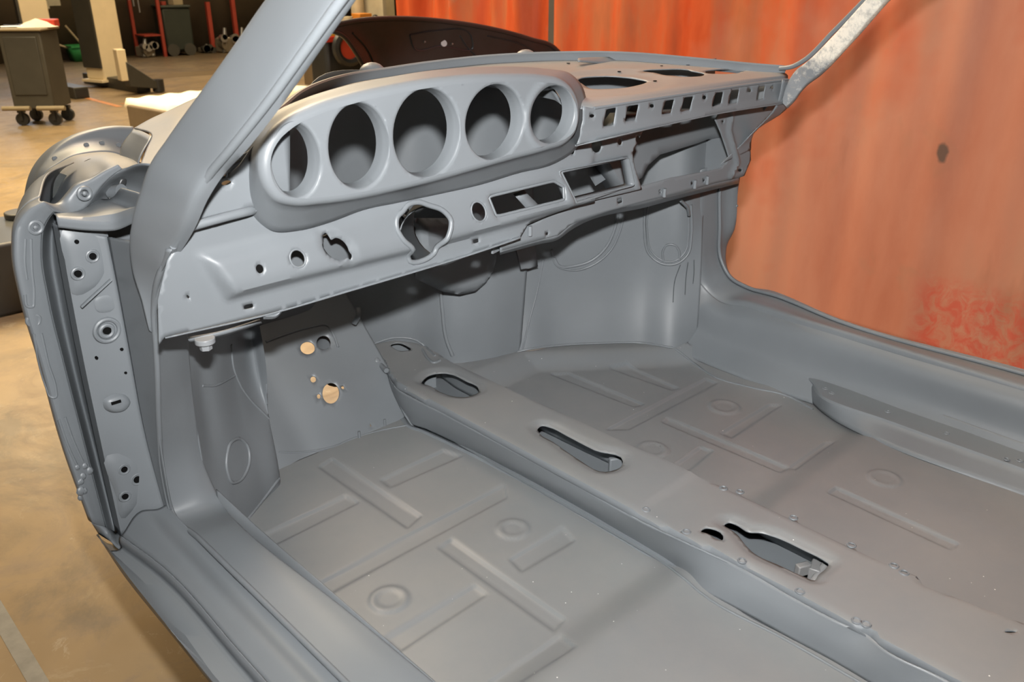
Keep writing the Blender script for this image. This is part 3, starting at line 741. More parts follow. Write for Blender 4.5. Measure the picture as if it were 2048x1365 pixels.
patch('sill_inner_wall', [mix([(-.62, -.6, .45), (-.632, .9, .45), (-.64, 1.12, .45), (-.645, 1.2, .45)]), mix([(-.610, -.6, .59), (-.622, .9, .588), (-.622, 1.12, .584), (-.63, 1.22, .60)])], PR, SH, nu=40, nv=4, toward=(0, .6, .8))
tube('door_seal_flange', np.vstack([SE, mix([(331, 527, 'x', -.706), (346, 498, 'x', -.704)])]) + np.array([0, -.003, .004]), .0045, PR, SH, n=160, seg=8)
G1 = SE + np.array([-.012, 0, -.004]); G1[3:] = SE[3:] + np.array([-.010, 0.004, -.001])
# tread of the sill
T0 = mix([(-.722, -.6, .594), (-.722, .84, .594), (-.722, 1.10, .594), (-.722, 1.235, .598)])
T1 = mix([(-.745, -.6, .597), (-.745, .84, .597), (-.747, 1.10, .597), (-.747, 1.245, .600)])
T2 = mix([(-.772, -.6, .588), (-.772, .85, .588), (-.773, 1.10, .586), (243, 1072, 'z', .582)])
patch('sill_tread', [mix([(-.712, -.6, .60), (-.712, .84, .60), (-.712, 1.10, .60), (-.712, 1.23, .603)]), T0, T1, T2], PR, SH, nu=60, nv=6)
T3 = T2 + np.array([-.004, 0, -.022])
T4 = mix([(-.803, -.6, .556), (342, 1262, 'z', .556), (240, 1135, 'z', .556), (196, 1068, 'z', .556)])
T5 = T4 + np.array([.003, 0, -.012]); T6 = T4 + np.array([.04, 0, -.05]); T7 = T4 + np.array([.11, 0, -.12])
patch('sill_outer_step', [T2, T2 + np.array([-.003, 0, -.004]), T3, T3 + np.array([-.006, 0, -.003]), T4, T5, T6, T7], PR, SH, nu=60, nv=4)
FB = np.array([T4[3], T4[3] * .5 + T3[3] * .5, T3[3], T2[3]]) + np.array([0, -.002, 0])
# hinge post
PA = mix([(243, 1073, 'y', 1.262), (205, 900, 'y', 1.262), (163, 700, 'y', 1.262), (133, 540, 'y', 1.262), (118, 454, 'y', 1.262)])
PB = mix([(332, 1030, 'y', 1.235), (290, 870, 'y', 1.25), (256, 690, 'y', 1.25), (232, 562, 'y', 1.25), (214, 474, 'y', 1.25)])
PC = mix([(342, 1025, 'x', -.712), (318, 870, 'x', -.712), (311, 692, 'x', -.712), (309, 590, 'x', -.712), (342, 500, 'x', -.71)])
post = patch('hinge_post', [PA + np.array([0, .03, 0]), PA, PB], PR, SH, nu=60, nv=12, linear=True)
flank = patch('hinge_post_flank', [PB, PB * .5 + PC * .5 + np.array([.0, .006, 0]), PC], PR, SH, nu=60, nv=8)
for u, v, r in ((214, 661, .017), (213, 662, .009)):
    p = on(u, v, 'y', 1.252); MB().torus(p, (0, 1, 0), r, .0035).build('hinge_bolt_boss', PR, SH)
MB().cyl(on(214, 661, 'y', 1.2525), on(214, 661, 'y', 1.250), .006).build('bolt_hole_shade', HOLE_SHADE, SH)  # solid black disc, the hole's darkness put into its colour
for u, v, r in ((152, 483, .003), (184, 512, .005), (155, 547, .005), (247, 938, .005), (273, 958, .006), (249, 992, .005), (242, 698, .0025), (192, 715, .002), (250, 745, .002)):
    p = on(u, v, 'y', 1.2545); MB().cyl(p, p - np.array([0, .004, 0]), r, n=16).build('bolt_hole_shade', HOLE_SHADE, SH);  # black discs, shade of the small holes painted on
    if r > .0045: MB().torus(p - np.array([0, .002, 0]), (0, 1, 0), r + .003, .0022).build('hinge_bolt_boss', PR, SH)
# pressed bosses of the hinge post
def blob(name, px, plane, h, mat=PR, n=26):
    c = np.mean(px, 0); rows = []
    for f, d in ((1, 0), (.86, .5), (.7, .9), (.35, 1.0), (.02, 1.0)):
        q = [tuple(c + (np.array(p) - c) * f) for p in px]; r = np.array([on(a, b, plane[0], plane[1]) for a, b in q]); k = AX[plane[0]]; r[:, k] -= h * d; rows.append(catmull(r, n, True))
    rows = [np.vstack([r, r[:1]]) for r in rows]
    V = np.vstack([r[:-1] for r in rows]); F = []
    for i in range(len(rows) - 1):
        for j in range(n): F.append((i * n + j, i * n + (j + 1) % n, (i + 1) * n + (j + 1) % n, (i + 1) * n + j))
    me = mesh(V, F); orient(me); return link(name, me, mat, SH, 180)
blob('upper_hinge_pad', [(124, 462), (208, 456), (222, 505), (222, 540), (190, 580), (148, 590), (135, 540)], ('y', 1.259), .007)
blob('lower_hinge_pad', [(214, 912), (262, 908), (300, 930), (312, 975), (290, 1005), (246, 1038), (232, 990)], ('y', 1.258), .007)
blob('latch_boss', [(207, 800), (225, 790), (252, 790), (262, 805), (252, 820), (228, 826), (210, 818)], ('y', 1.255), .008)
MB().box(tuple(on(232, 805, 'y', 1.247)), (.014, .004, .004)).build('latch_slot_shade', HOLE_SHADE, SH)  # black bar painting the shade within the slot
ridge = mix([(222, 560, 'y', 1.247), (200, 580, 'y', 1.247), (178, 600, 'y', 1.247), (163, 614, 'y', 1.25)])
tube('pressed_ridge', ridge, .004, PR, SH, n=24, flat=.5)
blob('number_plate_pressing', [(190, 600), (232, 594), (236, 616), (194, 622)], ('y', 1.253), .0015)

# fender rear flange, valley and outer skin
S = mix([(182, 1045, 'y', 1.27), (130, 900, 'y', 1.27), (80, 720, 'y', 1.27), (45, 600, 'y', 1.27), (29, 500, 'y', 1.27), (35, 450, 'y', 1.27), (60, 418, 'y', 1.27), (86, 404, 'y', 1.27)])
S2 = mix([(212, 1055, 'y', 1.277), (172, 900, 'y', 1.277), (126, 720, 'y', 1.277), (97, 600, 'y', 1.277), (83, 500, 'y', 1.277), (88, 455, 'y', 1.277), (98, 436, 'y', 1.277), (108, 424, 'y', 1.277)])
V0 = mix([(230, 1064, 'y', 1.30), (190, 905, 'y', 1.34), (145, 725, 'y', 1.34), (118, 600, 'y', 1.34), (103, 500, 'y', 1.34), (105, 460, 'y', 1.34), (110, 442, 'y', 1.34), (114, 430, 'y', 1.33)])
A2 = mix([(243, 1073, 'y', 1.27), (206, 900, 'y', 1.27), (164, 720, 'y', 1.27), (144, 600, 'y', 1.27), (126, 500, 'y', 1.27), (119, 462, 'y', 1.27), (116, 446, 'y', 1.27), (115, 436, 'y', 1.27)])
patch('fender_foot', [FB, np.array([S[0], S2[0], V0[0], A2[0]])], PR, SH, nu=16, nv=4)
Sf = S + np.array([.004, .03, 0]); Sg = S + np.array([.02, .35, -.02]); 
fl_ = patch('fender_flange', [Sf, S + np.array([-.001, .004, 0]), S, S * .4 + S2 * .6 + np.array([0, -.002, 0]), S2], PR, SH, nu=70, nv=5)
patch('fender_valley', [S2, V0, A2], PR, SH, nu=70, nv=10)
patch('fender_skin', [Sf, S + np.array([.06, .18, 0]), S + np.array([.15, .35, -.02])], PR, SH, nu=50, nv=8, toward=(-3, 1.4, .8))
for P in ([(46, 480), (44, 530), (49, 570), (60, 570), (59, 530), (62, 480)], [(50, 590), (56, 615), (66, 618), (70, 600), (66, 575)], [(66, 665), (80, 740), (96, 790), (112, 800), (112, 780), (96, 730), (82, 668)]):
    pass
for px in ([(51, 478), (50, 530), (54, 560)], [(62, 478), (64, 540), (68, 600), (66, 614), (56, 614), (50, 590)], [(67, 668), (76, 720), (92, 775), (101, 795), (112, 795), (112, 780), (97, 730), (83, 668)], [(118, 840), (135, 890), (158, 940)], [(130, 835), (148, 885), (166, 925)]):
    bead('flange_slot_pressing', px, [fl_], .0022, PR, SH, lift=-.0008, n=30)
for u, v in ((71, 455), (67, 641), (169, 387)):
    p = on(u, v, 'y', 1.272 if u < 100 else 1.30); MB().torus(p, (0, 1, 0), .008, .003).sph(p, .004, 8).build('flange_screw_boss', PR, SH)
random.seed(8)
for i in range(9):
    u, v = 148 + random.uniform(0, 28) + i * 1.5, 930 + i * 8 + random.uniform(-6, 6); h = cast(u, v, bvh_of([fl_]))
    if h: MB().sph(h[0], .004 + .003 * random.random(), 8, (1, .5, 1.2)).build('weld_spatter', PR, SH)
# ledge above the hinge post and its cowl side corner
L1 = mix([(113, 436, 'y', 1.235), (168, 442, 'y', 1.225), (222, 443, 'y', 1.215), (258, 430, 'y', 1.18), (292, 412, 'y', 1.12)])
L2 = mix([(113, 431, 'y', 1.262), (165, 432, 'y', 1.262), (218, 415, 'y', 1.275), (262, 418, 'y', 1.24), (296, 396, 'y', 1.17)])
L0 = L1 + np.array([0, .002, -.014])
patch('cowl_side_ledge', [L0, L1, L2, L2 + np.array([0, .10, -.004])], PR, SH, nu=40, nv=4, toward=(-1, .6, 1.6))

patch('ledge_recess', [mix([(112, 436, 'y', 1.31), (200, 445, 'y', 1.32), (292, 425, 'y', 1.30)]), mix([(120, 470, 'y', 1.31), (210, 490, 'y', 1.32), (290, 480, 'y', 1.30)])], PR, SH, nu=20, nv=3)
# fender inner top: flange climbing to the cowl and the headlamp arch
Q1 = mix([(86, 404, 'y', 1.27), (128, 402, 'y', 1.31), (140, 388, 'y', 1.31), (155, 371, 'y', 1.31), (185, 358, 'y', 1.31), (214, 342, 'y', 1.31), (238, 331, 'y', 1.31)])
Q2 = mix([(108, 424, 'y', 1.28), (150, 425, 'y', 1.30), (178, 410, 'y', 1.31), (190, 392, 'y', 1.31), (206, 370, 'y', 1.31), (224, 352, 'y', 1.31), (244, 338, 'y', 1.31)])
patch('fender_top_flange', [Q1 + np.array([0, .02, -.003]), Q1, Q2], PR, SH, nu=60, nv=6)
Q3 = mix([(114, 432, 'y', 1.30), (165, 430, 'y', 1.33), (200, 412, 'y', 1.35), (222, 392, 'y', 1.36), (245, 372, 'y', 1.36), (270, 352, 'y', 1.33), (300, 330, 'y', 1.25)])
patch('cowl_side_panel', [Q2 + np.array([0, .003, 0]), Q3, Q3 + np.array([.06, .02, -.05])], PRD, SH, nu=50, nv=8)
MB().cyl(on(222, 386, 'y', 1.35), on(244, 384, 'y', 1.33), .010, .012, 16).build('hinge_tube', PRD, SH)
blob('cowl_side_slot_shade', [(238, 372), (248, 356), (252, 358), (243, 378)], ('y', 1.34), .001, BLACK)  # black patches here and below, the slots' darkness put into the colour
blob('cowl_side_slot_shade', [(217, 396), (226, 394), (224, 402), (218, 402)], ('y', 1.34), .001, BLACK)
A0 = mix([(63, 430, 'y', 1.9), (65, 385, 'y', 1.9), (78, 340, 'y', 1.9), (109, 300, 'y', 1.9), (145, 276, 'y', 1.9), (188, 261, 'y', 1.9), (225, 256, 'y', 1.9), (268, 257, 'y', 1.9)])
A1 = mix([(76, 420, 'y', 1.84), (80, 372, 'y', 1.84), (92, 344, 'y', 1.84), (118, 327, 'y', 1.84), (147, 312, 'y', 1.84), (172, 307, 'y', 1.84), (222, 305, 'y', 1.84), (275, 324, 'y', 1.84)])
arch = patch('wheel_arch_ring', [A0 + np.array([0, .06, -.01]), A0, A0 * .5 + A1 * .5 + np.array([0, .02, 0]), A1], PR, SH, nu=60, nv=6)
A3 = mix([(100, 430, 'y', 1.5), (138, 404, 'y', 1.5), (150, 382, 'y', 1.5), (170, 362, 'y', 1.5), (200, 345, 'y', 1.5), (222, 332, 'y', 1.5), (250, 328, 'y', 1.5), (290, 338, 'y', 1.45)])
patch('inner_fender_top', [A1, A1 * .6 + A3 * .4 + np.array([0, 0, .004]), A1 * .25 + A3 * .75 + np.array([0, 0, .006]), A3, np.array(A3) * .3 + catmull(Q1, 8) * .7 + np.array([0, .03, -.01])], PRD, SH, nu=60, nv=8)
blob('headlamp_opening_shade', [(84, 392), (86, 362), (96, 349), (118, 346), (140, 355), (152, 366), (142, 384), (132, 404), (90, 410)], ('y', 1.62), .002, plain('painted_hole_shade', (.04, .045, .043), .6))  # dark patch, shade of the opening put into its colour
blob('fender_dimple', [(158, 342), (170, 322), (186, 318), (192, 330), (180, 344), (165, 356)], ('y', 1.66), -.006, PR)
for u, v in ((109, 317), (203, 286), (172, 290), (236, 290)):
    h = cast(u, v, bvh_of([arch]))
    if h: MB().cyl(h[0], Vector(h[0]) + Vector((.0, -.004, 0)), .005).build('arch_bolt', PR, SH)
# rail of the front luggage opening
R1 = mix([(268, 256, 'y', 1.75), (300, 238, 'y', 1.80), (335, 222, 'y', 1.85), (375, 203, 'y', 1.9), (430, 180, 'y', 2.0)])
R2 = mix([(303, 272, 'y', 1.55), (325, 262, 'y', 1.55), (350, 250, 'y', 1.55), (400, 235, 'y', 1.55), (460, 215, 'y', 1.55)])
R3 = mix([(280, 330, 'y', 1.35), (305, 330, 'y', 1.32), (340, 325, 'y', 1.3), (400, 310, 'y', 1.3), (450, 300, 'y', 1.3)])
patch('luggage_rail', [R1, R2, R2 * .5 + R3 * .5, R3], PRD, SH, nu=30, nv=8)
W1 = mix([(267, 257, 'y', 1.76), (285, 263, 'y', 1.66), (303, 272, 'y', 1.56)]); W2 = mix([(240, 300, 'y', 1.72), (256, 318, 'y', 1.64), (275, 330, 'y', 1.52)])
patch('rail_side', [W1, W2, W2 + np.array([0, 0, -.1])], PR, SH, nu=20, nv=5)

# ---- A pillars
def pillar(name, left, right, depth, mat, n=60, taper=False):
    Lr = catmull(np.array(left), n); Rr = catmull(np.array(right), n); V = []; F = []; seg = 20
    for i in range(n):
        c = (Lr[i] + Rr[i]) / 2; a = (Rr[i] - Lr[i]) / 2; v = c - CAM; v /= np.linalg.norm(v)
        b = v - a * (v @ a) / (a @ a); b = b / np.linalg.norm(b) * depth * (1 if not taper else min(1, (n - 1 - i) / (n * .3) + .05))
        for k in range(seg):
            an = 2 * pi * k / seg; ca, sa = cos(an), sin(an); e = .32
            V.append(c + a * math.copysign(abs(ca) ** e, ca) + b * math.copysign(abs(sa) ** e, sa))
    for i in range(n - 1):
        for k in range(seg): F.append((i * seg + k, i * seg + (k + 1) % seg, (i + 1) * seg + (k + 1) % seg, (i + 1) * seg + k))
    F += [tuple(range(seg)), tuple((n - 1) * seg + k for k in range(seg))]
    return MBbuild(V, F, name, mat)
def MBbuild(V, F, name, mat):
    m = MB(); m.add(V, F); return m.build(name, mat, SH, sm=50)
def xp(pts): return [on(u, v, 'x', x) for u, v, x in pts]
lp = pillar('windscreen_pillar', xp([(770, -330, -.56), (655, -130, -.60), (545, 0, -.62), (480, 95, -.64), (420, 180, -.66), (345, 283, -.685), (310, 335, -.70), (292, 385, -.71), (274, 440, -.72), (267, 490, -.722), (270, 540, -.722), (283, 600, -.722), (298, 660, -.718)]),
            xp([(960, -400, -.56), (820, -170, -.60), (697, 0, -.62), (630, 95, -.635), (560, 195, -.65), (478, 300, -.67), (432, 352, -.68), (405, 395, -.69), (384, 445, -.695), (352, 503, -.70), (333, 530, -.705), (320, 560, -.706), (311, 620, -.708), (308, 670, -.71)]), .012, PR, taper=True)
# pressed edge lines of the pillar
def near(P, d, e=None): return [p + (CAM - p) / np.linalg.norm(CAM - p) * (d + ((e if e is not None else d) - d) * max(0, (i / (len(P) - 1) - .5) * 2)) for i, p in enumerate(P)]
tube('pillar_flange', near(xp([(805, -160, -.60), (682, 0, -.62), (612, 98, -.635), (545, 192, -.65), (462, 297, -.67), (418, 350, -.68), (392, 392, -.688), (371, 445, -.694), (343, 505, -.70), (322, 552, -.705), (309, 615, -.708)]), .0135, .002), .0055, PR, SH, n=90)
tube('pillar_flange', near(xp([(665, -130, -.60), (560, 0, -.62), (495, 95, -.64), (432, 183, -.66), (357, 286, -.682), (322, 338, -.695)]), .0125), .0045, PR, SH, n=70)
def mat_bare():
    m, nt, b = nodes('sanded_pillar_metal'); g = nt.nodes.new('ShaderNodeNewGeometry'); s = nt.nodes.new('ShaderNodeSeparateXYZ'); nt.links.new(g.outputs['Position'], s.inputs[0])
    f = nt.nodes.new('ShaderNodeMath'); f.operation = 'ADD'; nt.links.new(mapr(nt, s.outputs[2], 1.20, 1.235, 0, 1), f.inputs[0]); nt.links.new(mapr(nt, noise(nt, 60, 6, .75), .35, .65, -.6, .3), f.inputs[1])
    c = mixc(nt, f.outputs[0], (.19, .20, .21), (.72, .66, .56)); c = mixc(nt, mapr(nt, noise(nt, 34, 5, .7, dist=1), .56, .66, 0, .4), c, (.35, .3, .24))
    nt.links.new(c, b.inputs['Base Color']); b.inputs['Roughness'].default_value = .45; return m
BARE = mat_bare()
rp_ = pillar('windscreen_pillar', xp([(2060, -420, .52), (1905, -190, .56), (1735, 0, .615), (1675, 66, .635), (1612, 128, .65), (1592, 143, .655), (1582, 156, .655), (1572, 176, .655), (1560, 200, .655)]),
             xp([(2160, -400, .52), (2000, -190, .56), (1778, 0, .615), (1700, 88, .635), (1640, 150, .65), (1612, 172, .655), (1600, 186, .655), (1590, 200, .655), (1574, 216, .655)]), .011, BARE)
tube('pillar_flange', xp([(1900, -190, .56), (1729, 0, .615), (1668, 62, .635), (1606, 122, .65), (1585, 133, .655), (1560, 137, .66)]), .005, PR, SH, n=60)

# ---- dashboard
# cowl top: height field between the rear edge (dash) and the windscreen base
def yfront(x): return 1.48 - .5 * ((x - .015) / .67) ** 2
WPX = [(424, 347), (453, 322), (504, 274), (540, 238), (570, 214), (607, 184), (640, 168), (700, 150), (780, 137), (860, 125), (980, 112), (1100, 106), (1250, 106), (1400, 118), (1500, 128), (1575, 134)]
def wpoint(u, v):
    d = ray(u, v); t = np.linspace(.5, 4, 7001); P = CAM + d * t[:, None]; k = np.argmax(P[:, 1] > yfront(P[:, 0])); return P[k]
W = np.array([wpoint(*p) for p in WPX])
BINF = [(528, 300), (545, 268), (575, 240), (630, 212), (700, 190), (780, 172), (860, 158), (950, 149), (1030, 147), (1090, 149), (1128, 157), (1150, 176), (1162, 205), (1163, 240), (1155, 268), (1135, 290), (1100, 303), (1030, 322), (950, 345), (880, 365), (800, 385), (720, 402), (650, 412), (590, 415), (555, 405), (532, 375), (523, 335)]
BINB = [(500, 300), (522, 262), (556, 229), (620, 198), (694, 175), (776, 158), (858, 144), (948, 136), (1030, 134), (1095, 138), (1142, 148), (1166, 175), (1174, 208), (1176, 245), (1168, 275), (1148, 302), (1112, 326), (1035, 347), (955, 372), (885, 388), (808, 404), (728, 420), (658, 446), (595, 462), (545, 462), (508, 430), (494, 350)]
YB = 1.04
bt = np.array([on(u, v, 'y', YB) for u, v in BINB[:12]])
_st = np.array([on(u, v, 'y', .993) for u, v in ((1185, 217), (1300, 199), (1380, 187), (1480, 172), (1590, 157))])
def zfront(x): return np.interp(x, W[:, 0], W[:, 2]) - .016
def zrear(x):
    a = np.interp(x, bt[:, 0], bt[:, 2]); b = np.interp(x, _st[:, 0], _st[:, 2]) + .007
    xe = bt[-3, 0]; s = sstep(x, xe - .005, xe + .035); r = a * (1 - s) + b * s
    return np.where(x < bt[0, 0], np.interp(x, [-.72, bt[0, 0]], [1.14, bt[0, 2]]), r)
def yrear(x): return np.interp(x, [-.7, -.03, .03, .7], [YB, YB, .995, .995])
def cowl_fn(P):
    x, t = P[:, 0], P[:, 1]; yr, yf = yrear(x), yfront(x) + .004; y = yr + (yf - yr) * t
    zr, zf = zrear(x), zfront(x); e = np.clip(t * 1.0, 0, 1)
    z = zr + (zf - zr) * (e ** .8) + .004 * np.sin(np.clip(t, 0, 1) * pi)
    # pressed well around the speaker opening
    d = np.hypot((x - .20) / .17, (y - 1.13) / .10); z = z - .007 * (1 - np.clip((d - .9) / .25, 0, 1)) * (x > .02)
    z = z - np.where(t < .1, (1 - np.clip(t / .06, 0, 1)) ** 2 * .008, 0)
    return np.stack([x, y, z], 1)
def cowl_inv(u, v):
    d = ray(u, v); best = None
    X, T = np.meshgrid(np.linspace(-.05, .68, 400), np.linspace(0, 1, 200)); P = cowl_fn(np.stack([X.ravel(), T.ravel()], 1)) - CAM
    w_ = P @ FW; uu = 1024 + FPX * (P @ RT) / w_; vv = 682.5 - FPX * (P @ UP) / w_
    k = np.argmin((uu - u) ** 2 + (vv - v) ** 2); return (X.ravel()[k], T.ravel()[k])
X2, T2_ = np.meshgrid(np.linspace(-.05, .68, 400), np.linspace(0, 1, 200)); _P = cowl_fn(np.stack([X2.ravel(), T2_.ravel()], 1)) - CAM
_w = _P @ FW; _U = 1024 + FPX * (_P @ RT) / _w; _V = 682.5 - FPX * (_P @ UP) / _w
def cowl_inv(u, v):
    k = np.argmin((_U - u) ** 2 + (_V - v) ** 2); return (X2.ravel()[k], T2_.ravel()[k])
ch = [[cowl_inv(*p) for p in h] for h in (
    [(1158, 158), (1171, 154), (1208, 152), (1244, 154), (1274, 158), (1294, 164), (1274, 171), (1244, 176), (1208, 178), (1186, 178), (1176, 175), (1166, 168)],
    [(1289, 141), (1325, 138), (1360, 138), (1384, 142), (1409, 149), (1398, 153), (1376, 154), (1340, 151), (1310, 146)],
    [(1411, 143), (1431, 139), (1446, 138), (1468, 140), (1482, 144), (1468, 147), (1453, 148), (1428, 148)])]
ch = [smoothpoly(h, 40) for h in ch]
xs = np.linspace(-.66, .665, 60)
cowl = sheet('cowl_top', [(x, 0.0) for x in xs] + [(x, 1.0) for x in xs[::-1]], ch, cowl_fn, PRD, SH, step=.016, th=.002, toward=(0, 1.2, 3))
Wf = W.copy()
patch('windscreen_base_flange', [W[1:] + np.array([0, .006, -.022]), W[1:] + np.array([0, .002, -.004]), W[1:], W[1:] + np.array([0, .022, -.002]), W[1:] + np.array([0, .03, -.02])], PRD, SH, nu=120, nv=3, th=.0015, toward=(0, 0, 1.6))
# drip tray in front of the windscreen (dark strip) and screw holes whose shade is painted as black discs
def cw(u, v, lift=0):
    x, t = cowl_inv(u, v); p = cowl_fn(np.array([[x, t]]))[0]; return p + np.array([0, 0, lift])
tp = [on(u, v, 'y', 1.30) for u, v in ((1156, 116), (1200, 114), (1260, 115), (1310, 116), (1343, 117))]; tb_ = [on(u, v, 'y', 1.28) for u, v in ((1156, 121), (1200, 125), (1260, 127), (1310, 131), (1350, 130))]
patch('cowl_stiffener', [np.array(tp), np.array(tb_)], PR, SH, nu=30, nv=3, th=.003)
for u, v, r in ((1137, 128, .004), (1239, 144, .004), (1310, 163, .004), (1376, 129.5, .004), (1323, 133, .003)):
    p = cw(u, v, .001); MB().cyl(p, p + np.array([0, 0, .0008]), r, n=14).build('screw_hole_shade', HOLE_SHADE, SH)

# gauge binnacle
YF = .98
faceP = [tuple(on(u, v, 'y', YF)[[0, 2]]) for u, v in BINF]; faceS = smoothpoly(faceP, 150)
GAUGE = []   # openings: left and right edge, top and bottom in the photograph
for l, r_, tpv, btv in ((546, 642, 247, 397), (661, 780, 208, 379), (791, 922, 179, 356), (935, 1049, 171, 320), (1065, 1151, 173, 287)):
    cu, cv = (l + r_) / 2, (tpv + btv) / 2; c = on(cu, cv, 'y', YF); rx = (on(r_, cv, 'y', YF)[0] - on(l, cv, 'y', YF)[0]) / 2; rz = (on(cu, tpv, 'y', YF)[2] - on(cu, btv, 'y', YF)[2]) / 2
    GAUGE.append((c[0], c[2], rx, rz))
rr_ = .0055
FS = np.array(faceS); tn = np.roll(FS, -1, 0) - np.roll(FS, 1, 0); tn /= np.linalg.norm(tn, axis=1)[:, None]; nn_ = np.stack([-tn[:, 1], tn[:, 0]], 1)
if not inside(FS[:1] + nn_[:1] * .004, FS)[0]: nn_ = -nn_
def bin_rel(P):
    y = np.zeros(len(P))
    for cx, cz, rx, rz in GAUGE:
        r = np.hypot((P[:, 0] - cx) / rx, (P[:, 1] - cz) / rz); dd = (r - 1) * min(rx, rz); k = np.clip(rr_ - dd, 0, rr_)
        y = np.maximum(y, rr_ - np.sqrt(np.clip(rr_ ** 2 - k ** 2, 0, 1)))
        y = y - .003 * np.exp(-((dd - .010) / .005) ** 2)
    return y
HO = .0018
gh = [ell(cx, cz, rx + HO, rz + HO * rz / rx, 80) for cx, cz, rx, rz in GAUGE]
extra = np.array([(cx + (rx + o) * cos(a), cz + (rz + o) * sin(a)) for cx, cz, rx, rz in GAUGE for o in (.003, .0045, .006, .009) for a in np.linspace(0, 2 * pi, 80, endpoint=False)])
def bfn(P): return np.stack([P[:, 0], YF + bin_rel(P), P[:, 1]], 1)
RB = .012
inner_o = FS + nn_ * RB
binn = sheet('gauge_binnacle', inner_o, gh, bfn, PR, SH, step=.0045, th=0, extra=extra, sm=60)
for cx, cz, rx, rz in GAUGE:
    V = []; n = 80; rings = []
    y0 = rr_ - math.sqrt(rr_ ** 2 - (rr_ - HO) ** 2)
    for o_ in (HO, .0012, .0006, .0002, 0): rings.append((o_, rr_ - math.sqrt(max(0, rr_ ** 2 - (rr_ - o_) ** 2))))
    rings += [(-.0012, rr_ + .004), (-.002, rr_ + .010), (-.0024, rr_ + .022)]
    for o_, dy in rings:
        P = np.array([(cx + (rx + o_) * cos(2 * pi * k / n), cz + (rz + o_ * rz / rx) * sin(2 * pi * k / n)) for k in range(n)])
        yy = YF + (bin_rel(P) if o_ > 0 else dy); V += [(p[0], y_, p[1]) for p, y_ in zip(P, np.broadcast_to(yy, (n,)))]
    F = [(i * n + k, i * n + (k + 1) % n, (i + 1) * n + (k + 1) % n, (i + 1) * n + k) for i in range(len(rings) - 1) for k in range(n)]
    link('gauge_rim', mesh(V, F), PR, binn, 60)
bk3 = np.array([on(u, v, 'y', YB) for u, v in BINB]); rb = catmull(bk3, 150, True)
rings = []
for k in range(7):
    a = pi / 2 * k / 6; q = FS + nn_ * RB * (1 - sin(a)); rings.append(np.stack([q[:, 0], np.full(150, YF + RB * (1 - cos(a))), q[:, 1]], 1))
ra = rings[-1]
G = rings + [ra * .75 + rb * .25 , ra * .5 + rb * .5, ra * .25 + rb * .75, rb, rb + np.array([0, .012, 0])]
V = np.vstack(G); nb = 150; F = [(i * nb + j, i * nb + (j + 1) % nb, (i + 1) * nb + (j + 1) % nb, (i + 1) * nb + j) for i in range(len(G) - 1) for j in range(nb)]
me = mesh(V, F); orient(me); link('binnacle_surround', me, PR, binn, 70)

# left end of the dashboard
dl, _ = plane_sheet('dash_end_panel', [(378, 440), (385, 400), (405, 362), (430, 357), (455, 351), (478, 332), (498, 303), (530, 262), (580, 262), (580, 440), (515, 414), (455, 430), (395, 447)], [ell(453, 366, 10, 4.5, 20, -10)], 'y', 1.03, PR, SH, step=.008)
tube('dash_end_lip', mix([(385, 452, 'y', 1.025), (455, 433, 'y', 1.024), (500, 422, 'y', 1.032), (512, 419, 'y', 1.045)]), .006, PR, SH, n=30)
patch('dash_end_underside', [mix([(385, 456, 'y', 1.028), (455, 437, 'y', 1.028), (515, 420, 'y', 1.03)]), mix([(385, 445, 'y', 1.08), (455, 424, 'y', 1.08), (515, 404, 'y', 1.08)])], PR, SH, nu=20, nv=2)
gt0 = mix([(405, 362, 'y', 1.031), (430, 358, 'y', 1.031), (458, 351, 'y', 1.031), (480, 333, 'y', 1.031), (500, 303, 'y', 1.031), (524, 264, 'y', 1.033)])

# right strip of the dashboard with its clip holes
def q4(a): return rnd(a, .14, 3)
clip = [q4(q) for q in ([(1213, 219), (1233, 215), (1227, 251), (1206, 253)], [(1255.5, 212.6), (1278, 209), (1271, 241), (1250, 243)], [(1331, 202), (1349, 199), (1342, 227), (1323, 229)], [(1369, 195), (1387, 193), (1380, 220), (1361, 224)],
        [(1431.5, 185.6), (1447, 184), (1442, 208), (1424, 214)], [(1463, 181), (1479, 179), (1474, 205), (1457, 208)], [(1518, 174), (1531, 172), (1525.5, 196.5), (1514, 200)])]
small = [ell(1184, 232, 5, 3.6, 14), ell(1304, 212, 4.5, 3.6, 14), ell(1409, 195, 4, 4, 14), ell(1499, 181, 3.6, 3.4, 14), ell(1545, 175, 2.6, 3, 12)]
strip, st2 = plane_sheet('dash_upper_strip', [(1166, 212), (1185, 217), (1300, 199), (1380, 187), (1480, 172), (1590, 157), (1597, 170), (1585, 200), (1566, 207), (1440, 225), (1319, 252), (1161, 287), (1150, 289), (1160, 265), (1166, 240)], clip + small, 'y', .993, PR, SH, step=.007,
                        relief=lambda P: -.004 * sstep(-P[:, 1], -1.148, -1.136))
patch('dash_strip_lip', [mix([(1150, 291, 'y', 1.0), (1172, 286, 'y', .989), (1319, 252, 'y', .989), (1440, 226, 'y', .989), (1570, 206, 'y', .989)]), mix([(1150, 287, 'y', 1.03), (1172, 282, 'y', 1.03), (1319, 249, 'y', 1.03), (1440, 223, 'y', 1.03), (1570, 203, 'y', 1.03)])], PR, SH, nu=30, nv=2)
tube('dash_top_seam', [cowl_fn(np.array([[x, 0]]))[0] + np.array([0, -.001, .001]) for x in np.linspace(.03, .66, 30)], .003, PRD, SH, n=60)
